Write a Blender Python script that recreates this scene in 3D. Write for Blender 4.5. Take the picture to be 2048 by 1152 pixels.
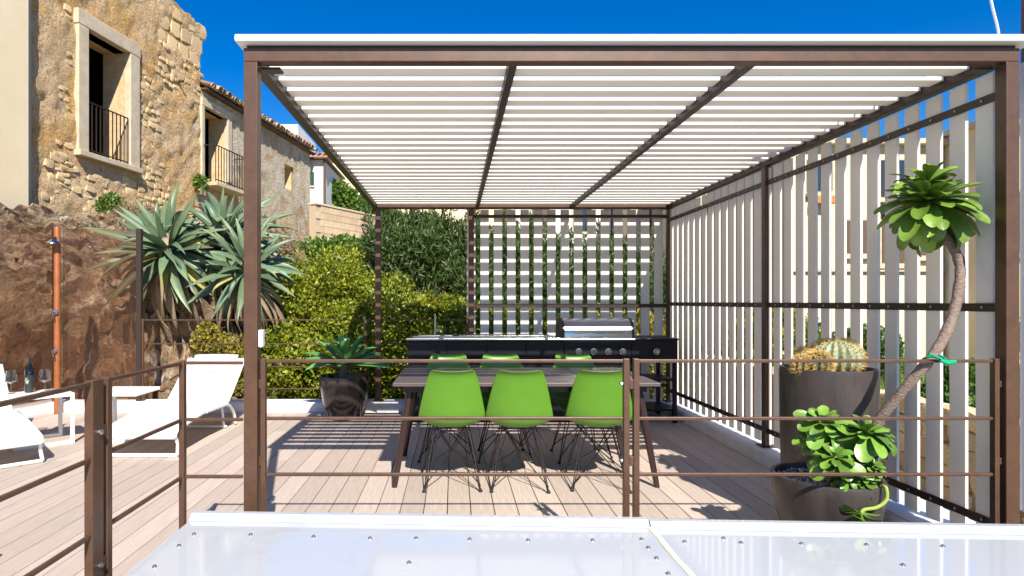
import bpy, bmesh, math, random
import numpy as np
from mathutils import Vector, Matrix, noise

for o in list(bpy.data.objects): bpy.data.objects.remove(o)
SC = bpy.context.scene
COL = SC.collection
R = math.radians

# ---------------------------------------------------------------- camera, sky, sun, exposure
cam = bpy.data.cameras.new('camera'); camo = bpy.data.objects.new('camera', cam); COL.objects.link(camo)
camo.location = (0, 0, 1.28); camo.rotation_euler = (R(90), 0, 0)
cam.sensor_width = 36; cam.lens = 21.76; cam.shift_x = 0.0566; cam.shift_y = 0.0132
cam.clip_start = 0.05; cam.clip_end = 3000
SC.camera = camo
SUN_EL, SUN_AZ = 41.8, 14.0          # sun stands behind the camera, a little to the right
w = bpy.data.worlds.new('World'); SC.world = w; w.use_nodes = True
nt = w.node_tree
bg = nt.nodes['Background']
sky = nt.nodes.new('ShaderNodeTexSky'); sky.sky_type = 'NISHITA'; sky.sun_disc = False
sky.sun_elevation = R(SUN_EL); sky.sun_rotation = R(180 - SUN_AZ)
sky.air_density = 1.0; sky.dust_density = 0.1; sky.ozone_density = 4.0
hs = nt.nodes.new('ShaderNodeHueSaturation'); hs.inputs['Saturation'].default_value = 1.45; hs.inputs['Hue'].default_value = 0.512
nt.links.new(sky.outputs['Color'], hs.inputs['Color']); nt.links.new(hs.outputs['Color'], bg.inputs['Color'])
bg.inputs['Strength'].default_value = 0.085
sl = bpy.data.lights.new('sun', 'SUN'); sl.energy = 4.6; sl.angle = R(0.5); sl.color = (1, 0.95, 0.86)
so = bpy.data.objects.new('sun', sl); COL.objects.link(so)
sdir = Vector((0.27, -1.085, 1.0)).normalized()
so.rotation_euler = sdir.to_track_quat('Z', 'Y').to_euler(); so.location = (3, -8, 9)
SC.view_settings.view_transform = 'Standard'; SC.view_settings.look = 'None'
SC.view_settings.exposure = 0.86; SC.view_settings.gamma = 1
SC.cycles.max_bounces = 10; SC.cycles.diffuse_bounces = 7; SC.cycles.transparent_max_bounces = 12

# ---------------------------------------------------------------- materials
MATS = {}
def mat(name, col, rough=0.6, metal=0.0, col2=None, scale=8.0, detail=6.0, bump=0.0, bscale=None, rand=0.0,
        stretch=(1, 1, 1), coat=0.0, spec=0.5, attr=None, trans=0.0, contrast=(0.35, 0.65), sub=0.0, obj=True):
    m = bpy.data.materials.new(name); m.use_nodes = True; MATS[name] = m
    t = m.node_tree; b = t.nodes['Principled BSDF']
    b.inputs['Roughness'].default_value = rough; b.inputs['Metallic'].default_value = metal
    b.inputs['Coat Weight'].default_value = coat; b.inputs['Specular IOR Level'].default_value = spec
    b.inputs['Transmission Weight'].default_value = trans
    if sub:
        b.inputs['Subsurface Weight'].default_value = sub; b.inputs['Subsurface Radius'].default_value = (0.02, 0.03, 0.01)
    tc = t.nodes.new('ShaderNodeTexCoord'); mp = t.nodes.new('ShaderNodeMapping'); mp.inputs['Scale'].default_value = stretch
    t.links.new(tc.outputs['Object' if obj else 'Generated'], mp.inputs['Vector'])
    out = None
    def rgb(c):
        n = t.nodes.new('ShaderNodeRGB'); n.outputs[0].default_value = (*c, 1); return n.outputs[0]
    if col2 is not None:
        if attr:
            a = t.nodes.new('ShaderNodeAttribute'); a.attribute_name = attr; fac = a.outputs['Fac']
        else:
            n = t.nodes.new('ShaderNodeTexNoise'); n.inputs['Scale'].default_value = scale; n.inputs['Detail'].default_value = detail
            n.inputs['Roughness'].default_value = 0.65
            t.links.new(mp.outputs[0], n.inputs['Vector'])
            cr = t.nodes.new('ShaderNodeMapRange'); cr.inputs['From Min'].default_value = contrast[0]; cr.inputs['From Max'].default_value = contrast[1]
            t.links.new(n.outputs['Fac'], cr.inputs['Value']); fac = cr.outputs[0]
        mx = t.nodes.new('ShaderNodeMix'); mx.data_type = 'RGBA'
        t.links.new(fac, mx.inputs['Factor']); t.links.new(rgb(col), mx.inputs['A']); t.links.new(rgb(col2), mx.inputs['B'])
        out = mx.outputs['Result']
    else:
        out = rgb(col)
    if rand:
        oi = t.nodes.new('ShaderNodeObjectInfo'); h = t.nodes.new('ShaderNodeHueSaturation')
        mr = t.nodes.new('ShaderNodeMapRange'); mr.inputs['To Min'].default_value = 1 - rand; mr.inputs['To Max'].default_value = 1 + rand
        t.links.new(oi.outputs['Random'], mr.inputs['Value']); t.links.new(mr.outputs[0], h.inputs['Value'])
        t.links.new(out, h.inputs['Color']); out = h.outputs[0]
    t.links.new(out, b.inputs['Base Color'])
    if bump:
        n2 = t.nodes.new('ShaderNodeTexNoise'); n2.inputs['Scale'].default_value = bscale or scale * 3; n2.inputs['Detail'].default_value = 8
        t.links.new(mp.outputs[0], n2.inputs['Vector'])
        bp = t.nodes.new('ShaderNodeBump'); bp.inputs['Strength'].default_value = bump; bp.inputs['Distance'].default_value = 0.02
        t.links.new(n2.outputs['Fac'], bp.inputs['Height']); t.links.new(bp.outputs[0], b.inputs['Normal'])
    return m

mat('bronze', (0.118, 0.058, 0.032), 0.42, 0.15, (0.082, 0.042, 0.025), 14, bump=0.04, bscale=300)
mat('bronze_dark', (0.045, 0.028, 0.022), 0.45, 0.2)
mat('white_slat', (0.88, 0.855, 0.81), 0.5, 0, (0.85, 0.82, 0.765), 6, stretch=(1, 1, 1))
mat('white_paint', (0.80, 0.80, 0.79), 0.45)
mat('roof_sheet', (0.47, 0.49, 0.52), 0.07, 0, (0.40, 0.405, 0.40), 3.5, detail=10, contrast=(0.58, 0.85), coat=0.3, bump=0.015, bscale=2.0)
mat('sealant', (0.72, 0.68, 0.55), 0.7, 0, (0.6, 0.55, 0.42), 20)
mat('steel', (0.62, 0.61, 0.59), 0.22, 1.0, (0.5, 0.49, 0.47), 30, stretch=(1, 40, 40))
mat('screw', (0.42, 0.42, 0.42), 0.35, 1.0)
mat('deck', (0.53, 0.43, 0.36), 0.7, 0, (0.43, 0.345, 0.285), 3, rand=0.13, stretch=(30, 1.2, 30), bump=0.15, bscale=5)
mat('deck_base', (0.03, 0.025, 0.02), 0.9)
mat('kerb', (0.74, 0.735, 0.72), 0.7, 0, (0.62, 0.60, 0.56), 5, bump=0.12, bscale=30, contrast=(0.45, 0.8))
mat('black_panel', (0.008, 0.007, 0.010), 0.4, 0.0, (0.011, 0.010, 0.013), 20, spec=0.3)
mat('green_plastic', (0.108, 0.272, 0.020), 0.40, 0, (0.095, 0.245, 0.018), 5, bump=0.02, bscale=150)
mat('wire', (0.035, 0.03, 0.028), 0.3, 0.7)
mat('rubber', (0.012, 0.012, 0.012), 0.7)
mat('table_plank', (0.085, 0.062, 0.056), 0.42, 0, (0.11, 0.082, 0.074), 4, stretch=(1, 25, 25), rand=0.08)
mat('table_leg', (0.035, 0.018, 0.016), 0.3)
mat('sling', (0.72, 0.72, 0.70), 0.75, 0, (0.68, 0.68, 0.655), 200, bump=0.1, bscale=500)
mat('lounger_frame', (0.80, 0.785, 0.74), 0.4)
mat('pot_dark', (0.028, 0.02, 0.017), 0.22, 0.0, (0.04, 0.03, 0.026), 25, stretch=(1, 1, 0.15), coat=0.3)
mat('pot_rust', (0.036, 0.030, 0.028), 0.42, 0.1, (0.078, 0.060, 0.052), 9, stretch=(1, 1, 0.25), bump=0.08, bscale=60)
mat('gravel', (0.75, 0.74, 0.71), 0.8, 0, (0.3, 0.28, 0.26), 30, rand=0.3)
mat('soil', (0.09, 0.06, 0.04), 0.95, 0, (0.16, 0.10, 0.06), 12, bump=0.5)
mat('copper', (0.36, 0.115, 0.035), 0.5, 0.1, (0.27, 0.08, 0.025), 8)
mat('bottle_glass', (0.006, 0.007, 0.006), 0.05, coat=0.5)
mat('bottle_label', (0.02, 0.02, 0.022), 0.5)
mat('bottle_print', (0.55, 0.53, 0.45), 0.5)
mat('agave', (0.085, 0.145, 0.088), 0.45, 0, (0.19, 0.225, 0.08), 2.2, contrast=(0.4, 0.75), rand=0.3, bump=0.05)
mat('agave_yellow', (0.42, 0.33, 0.06), 0.5, 0, (0.25, 0.27, 0.09), 4, rand=0.2)
mat('agave_dry', (0.22, 0.155, 0.095), 0.8, 0, (0.32, 0.24, 0.15), 6, rand=0.2)
mat('attenuata', (0.075, 0.21, 0.055), 0.38, 0, (0.11, 0.26, 0.07), 4, rand=0.15)
mat('aeonium', (0.085, 0.20, 0.022), 0.36, 0, (0.20, 0.30, 0.04), 9, rand=0.4, bump=0.08, bscale=60)
mat('aeonium_stem', (0.27, 0.20, 0.155), 0.75, 0, (0.15, 0.10, 0.075), 45, stretch=(1, 1, 2.2), bump=0.5, bscale=70)
mat('green_stem', (0.30, 0.40, 0.06), 0.5)
mat('cactus', (0.22, 0.30, 0.18), 0.6, 0, (0.30, 0.36, 0.24), 12)
mat('cactus_small', (0.035, 0.07, 0.035), 0.6, 0, (0.06, 0.09, 0.03), 20)
mat('spine', (0.72, 0.50, 0.17), 0.6)
mat('green_tie', (0.0, 0.33, 0.16), 0.5)
mat('leaf_lime', (0.065, 0.12, 0.010), 0.42, 0, (0.34, 0.34, 0.02), attr='tone', spec=0.4)
mat('leaf_mid', (0.05, 0.12, 0.018), 0.42, 0, (0.15, 0.23, 0.03), attr='tone', spec=0.4)
mat('leaf_dark', (0.035, 0.07, 0.018), 0.42, 0, (0.11, 0.16, 0.04), attr='tone', spec=0.4)
mat('leaf_ivy', (0.12, 0.13, 0.015), 0.5, 0, (0.36, 0.27, 0.03), attr='tone')
mat('leaf_dry', (0.14, 0.10, 0.055), 0.8, 0, (0.27, 0.19, 0.11), attr='tone')
mat('grass', (0.09, 0.18, 0.02), 0.6, 0, (0.20, 0.28, 0.04), attr='tone')
mat('bark', (0.12, 0.085, 0.055), 0.9, 0, (0.2, 0.15, 0.1), 20, bump=0.4)
mat('flower', (0.5, 0.06, 0.05), 0.6)
mat('ground', (0.25, 0.17, 0.09), 0.95, 0, (0.14, 0.15, 0.05), 0.6, bump=0.4, bscale=6)
mat('iron', (0.04, 0.025, 0.02), 0.6, 0.4)
mat('stone_frame', (0.62, 0.51, 0.36), 0.85, 0, (0.50, 0.40, 0.27), 5, bump=0.3, bscale=40)
mat('stone_ochre', (0.62, 0.40, 0.17), 0.92, 0, (0.72, 0.57, 0.36), 9, rand=0.22, bump=0.5, bscale=25)
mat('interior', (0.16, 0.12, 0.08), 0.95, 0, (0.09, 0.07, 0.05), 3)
mat('tile', (0.34, 0.21, 0.12), 0.85, 0, (0.46, 0.35, 0.22), 5, rand=0.3, bump=0.2)
mat('tile_red', (0.45, 0.17, 0.08), 0.85, 0, (0.5, 0.28, 0.16), 5, rand=0.2)
mat('plaster_cream', (0.84, 0.70, 0.46), 0.9, 0, (0.79, 0.64, 0.40), 1.2, bump=0.08, bscale=30)
mat('plaster_pale', (0.66, 0.57, 0.43), 0.9, 0, (0.58, 0.49, 0.36), 1.0, bump=0.08, bscale=30)
mat('plaster_white', (0.72, 0.71, 0.69), 0.9, 0, (0.66, 0.65, 0.62), 1.5)
mat('block', (0.50, 0.36, 0.22), 0.92, 0, (0.58, 0.45, 0.30), 7, rand=0.12, bump=0.3, bscale=30)
mat('mortar', (0.45, 0.36, 0.25), 0.95)
mat('shutter_green', (0.015, 0.075, 0.045), 0.5)
mat('shutter_brown', (0.11, 0.06, 0.035), 0.6)
mat('window_dark', (0.03, 0.04, 0.055), 0.1)
mat('orange_pot', (0.5, 0.2, 0.05), 0.8)
mat('pipe_white', (0.72, 0.73, 0.77), 0.4)
mat('box_white', (0.75, 0.75, 0.75), 0.4)

def plaster_ruin(name, base, stone, pale, zmid):
    """weathered render: three pigments mixed by noise, crevice shade painted over them, with strong fine relief"""
    m = bpy.data.materials.new(name); m.use_nodes = True; MATS[name] = m
    t = m.node_tree; b = t.nodes['Principled BSDF']; b.inputs['Roughness'].default_value = 0.95
    b.inputs['Specular IOR Level'].default_value = 0.15
    tc = t.nodes.new('ShaderNodeTexCoord')
    def nz(sc, lo, hi, det=8, dist=0.0):
        n = t.nodes.new('ShaderNodeTexNoise'); n.inputs['Scale'].default_value = sc; n.inputs['Detail'].default_value = det
        n.inputs['Roughness'].default_value = 0.68; n.inputs['Distortion'].default_value = dist
        t.links.new(tc.outputs['Object'], n.inputs['Vector'])
        r = t.nodes.new('ShaderNodeMapRange'); r.inputs['From Min'].default_value = lo; r.inputs['From Max'].default_value = hi
        t.links.new(n.outputs['Fac'], r.inputs['Value']); return r.outputs[0]
    def mix(f, a, c):
        x = t.nodes.new('ShaderNodeMix'); x.data_type = 'RGBA'; t.links.new(f, x.inputs['Factor'])
        for s, v in (('A', a), ('B', c)):
            if isinstance(v, tuple): x.inputs[s].default_value = (*v, 1)
            else: t.links.new(v, x.inputs[s])
        return x.outputs['Result']
    c = mix(nz(0.9, 0.46, 0.56, dist=0.6), base, stone)
    c = mix(nz(1.7, 0.55, 0.66, dist=0.8), c, pale)
    c = mix(nz(7.0, 0.56, 0.75), c, tuple(v * 0.45 for v in stone))  # darkened stone tones here and below paint in the shade of crevices and pits
    c = mix(nz(22.0, 0.57, 0.70, 4), c, tuple(v * 0.35 for v in stone))
    t.links.new(c, b.inputs['Base Color'])
    n = t.nodes.new('ShaderNodeTexNoise'); n.inputs['Scale'].default_value = 16; n.inputs['Detail'].default_value = 10; n.inputs['Roughness'].default_value = 0.7
    t.links.new(tc.outputs['Object'], n.inputs['Vector'])
    bp = t.nodes.new('ShaderNodeBump'); bp.inputs['Strength'].default_value = 1.0; bp.inputs['Distance'].default_value = 0.10
    vo = t.nodes.new('ShaderNodeTexVoronoi'); vo.feature = 'DISTANCE_TO_EDGE'; vo.inputs['Scale'].default_value = zmid
    wp = t.nodes.new('ShaderNodeMix'); wp.data_type = 'RGBA'; wp.inputs['Factor'].default_value = 0.12
    t.links.new(tc.outputs['Object'], wp.inputs['A']); t.links.new(n.outputs['Color'], wp.inputs['B']); t.links.new(wp.outputs['Result'], vo.inputs['Vector'])
    vr = t.nodes.new('ShaderNodeMapRange'); vr.inputs['From Max'].default_value = 0.12; t.links.new(vo.outputs['Distance'], vr.inputs['Value'])
    ad_ = t.nodes.new('ShaderNodeMath'); ad_.operation = 'MULTIPLY_ADD'; ad_.inputs[1].default_value = 0.35 if name == 'rock' else 0.08
    t.links.new(vr.outputs[0], ad_.inputs[0]); t.links.new(n.outputs['Fac'], ad_.inputs[2])
    t.links.new(ad_.outputs[0], bp.inputs['Height']); t.links.new(bp.outputs[0], b.inputs['Normal'])
plaster_ruin('ruin_wall', (0.72, 0.50, 0.285), (0.67, 0.41, 0.165), (0.80, 0.67, 0.49), 4.5)
plaster_ruin('wing_wall', (0.64, 0.55, 0.42), (0.52, 0.39, 0.24), (0.72, 0.69, 0.62), 1.2)
plaster_ruin('rock', (0.50, 0.375, 0.25), (0.36, 0.24, 0.145), (0.70, 0.62, 0.51), 3.2)

def translucent(name, f, col):
    t = MATS[name].node_tree; out = t.nodes['Material Output']; b = t.nodes['Principled BSDF']
    tl = t.nodes.new('ShaderNodeBsdfTranslucent'); tl.inputs['Color'].default_value = (*col, 1)
    mx = t.nodes.new('ShaderNodeMixShader'); mx.inputs[0].default_value = f
    t.links.new(b.outputs[0], mx.inputs[1]); t.links.new(tl.outputs[0], mx.inputs[2]); t.links.new(mx.outputs[0], out.inputs['Surface'])
translucent('white_slat', 0.24, (0.92, 0.88, 0.79))
for _n in ('leaf_lime', 'leaf_mid', 'leaf_dark', 'leaf_ivy'): translucent(_n, 0.18, {'leaf_lime': (0.42, 0.45, 0.03), 'leaf_mid': (0.22, 0.34, 0.05), 'leaf_dark': (0.14, 0.22, 0.05), 'leaf_ivy': (0.4, 0.33, 0.04)}[_n])
def glass_bronze():
    m = bpy.data.materials.new('bronze_glass'); m.use_nodes = True; MATS['bronze_glass'] = m
    t = m.node_tree; t.nodes.remove(t.nodes['Principled BSDF'])
    tr = t.nodes.new('ShaderNodeBsdfTransparent'); tr.inputs['Color'].default_value = (0.88, 0.80, 0.745, 1)
    gl = t.nodes.new('ShaderNodeBsdfGlossy'); gl.inputs['Roughness'].default_value = 0.01
    df = t.nodes.new('ShaderNodeBsdfDiffuse'); df.inputs['Color'].default_value = (0.16, 0.09, 0.07, 1)
    lw = t.nodes.new('ShaderNodeLayerWeight'); lw.inputs['Blend'].default_value = 0.5
    pw = t.nodes.new('ShaderNodeMath'); pw.operation = 'POWER'; pw.inputs[1].default_value = 4.0; t.links.new(lw.outputs['Facing'], pw.inputs[0])
    fr = t.nodes.new('ShaderNodeMath'); fr.operation = 'MULTIPLY_ADD'; fr.inputs[1].default_value = 0.6; fr.inputs[2].default_value = 0.03; t.links.new(pw.outputs[0], fr.inputs[0])
    m0 = t.nodes.new('ShaderNodeMixShader'); m0.inputs[0].default_value = 0.10
    m1 = t.nodes.new('ShaderNodeMixShader')
    t.links.new(tr.outputs[0], m0.inputs[1]); t.links.new(df.outputs[0], m0.inputs[2])
    t.links.new(fr.outputs[0], m1.inputs[0]); t.links.new(m0.outputs[0], m1.inputs[1]); t.links.new(gl.outputs[0], m1.inputs[2])
    t.links.new(m1.outputs[0], t.nodes['Material Output'].inputs['Surface'])
glass_bronze()
def clear_glass():
    m = bpy.data.materials.new('wine_glassware'); m.use_nodes = True; MATS['wine_glassware'] = m
    t = m.node_tree; t.nodes.remove(t.nodes['Principled BSDF'])
    tr = t.nodes.new('ShaderNodeBsdfTransparent'); tr.inputs['Color'].default_value = (0.93, 0.94, 0.95, 1)
    gl = t.nodes.new('ShaderNodeBsdfGlossy'); gl.inputs['Roughness'].default_value = 0.02
    lw = t.nodes.new('ShaderNodeLayerWeight'); lw.inputs['Blend'].default_value = 0.35
    m1 = t.nodes.new('ShaderNodeMixShader'); t.links.new(lw.outputs['Facing'], m1.inputs[0])
    t.links.new(tr.outputs[0], m1.inputs[1]); t.links.new(gl.outputs[0], m1.inputs[2])
    t.links.new(m1.outputs[0], t.nodes['Material Output'].inputs['Surface'])
clear_glass()

# ---------------------------------------------------------------- mesh helpers
class MB:
    def __init__(s): s.v = []; s.f = []
    def add(s, vs, fs, M=None):
        n = len(s.v)
        s.v += [tuple(M @ Vector(p)) if M is not None else tuple(p) for p in vs]
        s.f += [tuple(i + n for i in f) for f in fs]
        return s
    def box(s, x0, x1, y0, y1, z0, z1, M=None, bev=0.0):
        if bev <= 0:
            vs = [(x, y, z) for z in (z0, z1) for y in (y0, y1) for x in (x0, x1)]
            return s.add(vs, [(0, 2, 3, 1), (4, 5, 7, 6), (0, 1, 5, 4), (2, 6, 7, 3), (0, 4, 6, 2), (1, 3, 7, 5)], M)
        bm = bmesh.new(); bmesh.ops.create_cube(bm, size=1)
        for v in bm.verts:
            v.co = Vector(((x0 + x1) / 2 + v.co.x * (x1 - x0), (y0 + y1) / 2 + v.co.y * (y1 - y0), (z0 + z1) / 2 + v.co.z * (z1 - z0)))
        bmesh.ops.bevel(bm, geom=bm.edges[:], offset=bev, segments=2, affect='EDGES', profile=0.5)
        bm.verts.index_update()
        vs = [tuple(v.co) for v in bm.verts]; fs = [tuple(v.index for v in f.verts) for f in bm.faces]; bm.free()
        return s.add(vs, fs, M)
    def tube(s, pts, r, n=8, cap=True, M=None, squash=1.0):
        pts = [Vector(p) for p in pts]; k = len(pts)
        rs = r if isinstance(r, (list, tuple)) else [r] * k
        vs = []; fs = []; up = None
        for i, p in enumerate(pts):
            d = (pts[min(i + 1, k - 1)] - pts[max(i - 1, 0)]).normalized()
            if up is None:
                up = Vector((0, 0, 1)) if abs(d.z) < 0.9 else Vector((1, 0, 0))
            a = d.cross(up).normalized(); b = a.cross(d).normalized(); up = b
            for j in range(n):
                th = 2 * math.pi * (j + 0.5) / n
                vs.append(p + (a * math.cos(th) + b * math.sin(th) * squash) * rs[i])
        for i in range(k - 1):
            for j in range(n):
                fs.append((i * n + j, i * n + (j + 1) % n, (i + 1) * n + (j + 1) % n, (i + 1) * n + j))
        if cap: fs += [tuple(range(n))[::-1], tuple((k - 1) * n + j for j in range(n))]
        return s.add(vs, fs, M)
    def lathe(s, prof, n=40, M=None, rib=None):
        vs = []; fs = []
        for (r, z) in prof:
            for j in range(n):
                th = 2 * math.pi * j / n; q = r * (rib(th) if rib else 1)
                vs.append((q * math.cos(th), q * math.sin(th), z))
        for i in range(len(prof) - 1):
            for j in range(n):
                fs.append((i * n + j, i * n + (j + 1) % n, (i + 1) * n + (j + 1) % n, (i + 1) * n + j))
        fs += [tuple(range(n))[::-1], tuple((len(prof) - 1) * n + j for j in range(n))]
        return s.add(vs, fs, M)
    def mesh(s, name, smooth=False):
        me = bpy.data.meshes.new(name); me.from_pydata(s.v, [], s.f); me.update()
        if smooth:
            me.polygons.foreach_set('use_smooth', [True] * len(me.polygons))
            try: me.set_sharp_from_angle(angle=R(40))
            except Exception: pass
        return me
    def build(s, name, m, parent=None, smooth=False, loc=(0, 0, 0)):
        return ob(name, s.mesh(name, smooth), m, parent, loc)

def ob(name, me, m=None, parent=None, loc=(0, 0, 0), rot=None):
    o = bpy.data.objects.new(name, me); COL.objects.link(o)
    if m and len(me.materials) == 0: me.materials.append(MATS[m])
    o.parent = parent; o.location = loc
    if rot is not None: o.rotation_euler = rot
    return o
def thing(name, label, cat, loc=(0, 0, 0), rz=0.0, group=None):
    o = bpy.data.objects.new(name, None); COL.objects.link(o); o.location = loc; o.rotation_euler = (0, 0, rz)
    o.empty_display_size = 0.1
    return tag(o, label, cat, group)
def tag(o, label, cat, group=None):
    o['label'] = label; o['category'] = cat
    if group: o['group'] = group
    return o
def struct(o): o['kind'] = 'structure'; return o
def stuff(o): o['kind'] = 'stuff'; return o
def copy_tree(o, parent=None):
    c = o.copy(); COL.objects.link(c); c.parent = parent
    for ch in list(o.children): copy_tree(ch, c)
    return c
def B(x0, x1, y0, y1, z0, z1, name, m, parent, bev=0.003): return MB().box(x0, x1, y0, y1, z0, z1, bev=bev).build(name, m, parent)
def smooth(a, b, x):
    t = min(1, max(0, (x - a) / (b - a))); return t * t * (3 - 2 * t)
rng = random.Random(7)

# ================================================================ GROUND
def hgt(x, y):
    z = -0.55 + (2.3 * smooth(7.8, 14.0, y) + 1.5 * smooth(14, 21, y)) * smooth(4.5, 0.5, x) + 0.6 * smooth(14, 40, y)
    z = max(z, -0.55 + 3.4 * smooth(-5.4, -7.6, x) * (1 if y < 9 else 0.92))
    if y > 7.7 or x > 3 or x < -5.5:
        z += 0.10 * noise.noise(Vector((x * 0.6, y * 0.6, 0))) + 0.04 * noise.noise(Vector((x * 2.3, y * 2.3, 3)))
    return z
def axis(a, b, step, far, k=1.35):
    v = list(np.arange(a, b + 1e-6, step)); s = step; x = v[-1]
    while x < far: s *= k; x += s; v.append(x)
    s = step; x = v[0]; pre = []
    while x > -far: s *= k; x -= s; pre.append(x)
    return pre[::-1] + v
gx = axis(-9, 16, 0.4, 1200); gy = axis(-3, 26, 0.4, 1200)
g = MB(); nx = len(gx)
g.add([(x, y, hgt(x, y)) for y in gy for x in gx], [(j * nx + i, j * nx + i + 1, (j + 1) * nx + i + 1, (j + 1) * nx + i) for j in range(len(gy) - 1) for i in range(nx - 1)])
struct(g.build('ground', 'ground', smooth=True))

# ================================================================ DECK + KERB
deck = struct(MB().box(-5.4, 2.44, -1.5, 7.16, -0.5, -0.03).build('deck', 'deck_base'))
X = 2.414; k = 0
board_m = {}
while X > -5.35:
    x1 = X; x0 = max(X - 0.1395, -5.4)
    cut = [1.1, 3.2, 5.0, 2.2, 6.1, 4.25][k % 6] if k % 2 == 0 else None
    segs = [(-1.5, 7.14)] if cut is None else [(-1.5, cut - 0.002), (cut + 0.002, 7.14)]
    for (a, b) in segs:
        key = round(b - a, 3)
        if key not in board_m:
            board_m[key] = MB().box(-0.06975, 0.06975, 0, b - a, -0.024, 0, bev=0.0025).mesh('board')
            board_m[key].materials.append(MATS['deck'])
        ob('board', board_m[key], None, deck, ((x0 + x1) / 2, a, 0))
    X -= 0.1446; k += 1
def rough_prism(name, pts, z0, z1, m):
    mb = MB(); n = len(pts)
    mb.add([(x, y, z0) for x, y in pts] + [(x, y, z1) for x, y in pts], [tuple(range(n))[::-1], tuple(range(n, 2 * n))] + [(i, (i + 1) % n, n + (i + 1) % n, n + i) for i in range(n)])
    bm = bmesh.new(); me = mb.mesh(name); bm.from_mesh(me)
    bmesh.ops.bevel(bm, geom=[e for e in bm.edges if all(v.co.z > z1 - 1e-4 for v in e.verts)], offset=0.012, segments=3, affect='EDGES')
    bm.to_mesh(me); bm.free()
    return struct(ob(name, me, m))
rough_prism('kerb', [(2.42, -1.0), (2.78, -1.0), (2.78, 7.42), (-4.86, 7.42), (-5.2, 6.0), (-5.2, -1), (-5.02, -1), (-5.02, 6.0), (-4.70, 7.155), (2.42, 7.155)], -0.5, 0.112, 'kerb')

# ================================================================ PERGOLA
pg = thing('pergola', 'brown metal pergola with white louvre roof and slatted side and back screens', 'pergola', (0, 2.79, 0))
def PB(x0, x1, y0, y1, z0, z1, name, m='bronze', bev=0.003): return B(x0, x1, y0 - 2.79, y1 - 2.79, z0, z1, name, m, pg, bev)
PX0, PX1 = -0.949, 2.551
for (x, y, zb) in ((PX0, 2.79, 0.0), (PX1 - 0.061, 2.79, 0.0), (PX0 + 0.03, 7.22, 0.112), (PX1 - 0.061, 7.22, 0.112), (PX1 - 0.061, 4.956, 0.112), (0.172, 7.22, 0.112)):
    p = PB(x, x + 0.061, y, y + 0.061, zb, 2.362, 'post')
    bp = PB(x - 0.03, x + 0.091, y - 0.03, y + 0.091, zb + 0.001, zb + 0.012, 'base_plate', 'bronze_dark', 0.002); 
PB(PX0, PX1, 2.79, 2.852, 2.363, 2.423, 'beam')
PB(PX0, PX1, 7.22, 7.282, 2.363, 2.423, 'beam')
for x in (PX0 + 0.001, 0.245, 1.345, PX1 - 0.061):
    wd_ = 0.055 if x < 0 or x > 2 else 0.038
    PB(x + (0.055 - wd_) / 2, x + (0.055 + wd_) / 2, 2.853, 7.219, 2.366, 2.422, 'beam', 'bronze_dark')
for (x, y) in ((PX0 + 0.0625, 2.853), (PX1 - 0.15, 2.853), (PX0 + 0.0925, 7.15), (PX1 - 0.15, 7.15)):
    PB(x, x + 0.085, y, y + 0.06, 2.349, 2.361, 'corner_plate', 'bronze_dark', 0.002)
# flashing cap: dark shadow gap then white capping all round
PB(PX0 + 0.012, PX1 - 0.012, 2.80, 2.85, 2.424, 2.438, 'shadow_gap', 'bronze_dark', 0)
PB(PX0 - 0.03, PX1 + 0.06, 2.752, 2.862, 2.439, 2.472, 'roof_cap', 'white_paint', 0.008)
PB(PX0 - 0.03, PX1 + 0.06, 7.21, 7.32, 2.439, 2.472, 'roof_cap', 'white_paint', 0.008)
PB(PX0 - 0.03, PX0 + 0.062, 2.864, 7.208, 2.439, 2.471, 'roof_cap', 'white_paint', 0.008)
PB(PX1 - 0.062, PX1 + 0.06, 2.864, 7.208, 2.439, 2.471, 'roof_cap', 'white_paint', 0.008)
# louvres
bays = ((PX0 + 0.058, 0.2525), (0.2925, 1.3525), (1.3925, PX1 - 0.063))
for (a, b) in bays:
    me = MB().box(a, b, 0, 0.097, 0, 0.0195, bev=0.0015).mesh('louvre'); me.materials.append(MATS['white_slat'])
    n = 0
    while 2.985 + n * 0.1575 < 7.10:
        ob('louvre', me, None, pg, (0, 2.985 + n * 0.1575 - 2.79, 2.403)); n += 1
# side screen (right): three flat rails inside, slats outside
for (ya, yb) in ((2.852, 4.955), (5.018, 7.219)):
    for z in (2.232, 1.252, 0.245):
        PB(2.508, 2.516, ya, yb, z - 0.02, z + 0.02, 'rail', 'bronze_dark', 0.0015)
me = MB().box(0, 0.016, 0, 0.098, 0.135, 2.352, bev=0.0015).mesh('slat'); me.materials.append(MATS['white_slat'])
mb_bolt = MB().lathe([(0.007, 0), (0.007, 0.003), (0.004, 0.006), (0.0005, 0.007)], 8); bolt_me = mb_bolt.mesh('bolt', True); bolt_me.materials.append(MATS['screw'])
for n in range(28):
    y = 2.8915 + n * 0.1575
    if y + 0.1 > 7.28: break
    ob('slat', me, None, pg, (2.518, y - 2.79, 0))
    if not (4.90 < y + 0.05 < 5.07):
        for z in (2.232, 1.252, 0.245):
            ob('bolt', bolt_me, None, pg, (2.5078, y + 0.049 - 2.79, z), (0, R(-90), 0))
# back screen
for z in (2.275, 1.232, 0.30):
    PB(0.234, 2.489, 7.236, 7.244, z - 0.02, z + 0.02, 'rail', 'bronze_dark', 0.0015)
me = MB().box(0, 0.100, 0, 0.016, 0.135, 2.36, bev=0.0015).mesh('slat'); me.materials.append(MATS['white_slat'])
for n in range(15):
    x = 0.152 + n * 0.1575
    ob('slat', me, None, pg, (x, 7.2645 - 2.79 + 0.02, 0))
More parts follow.
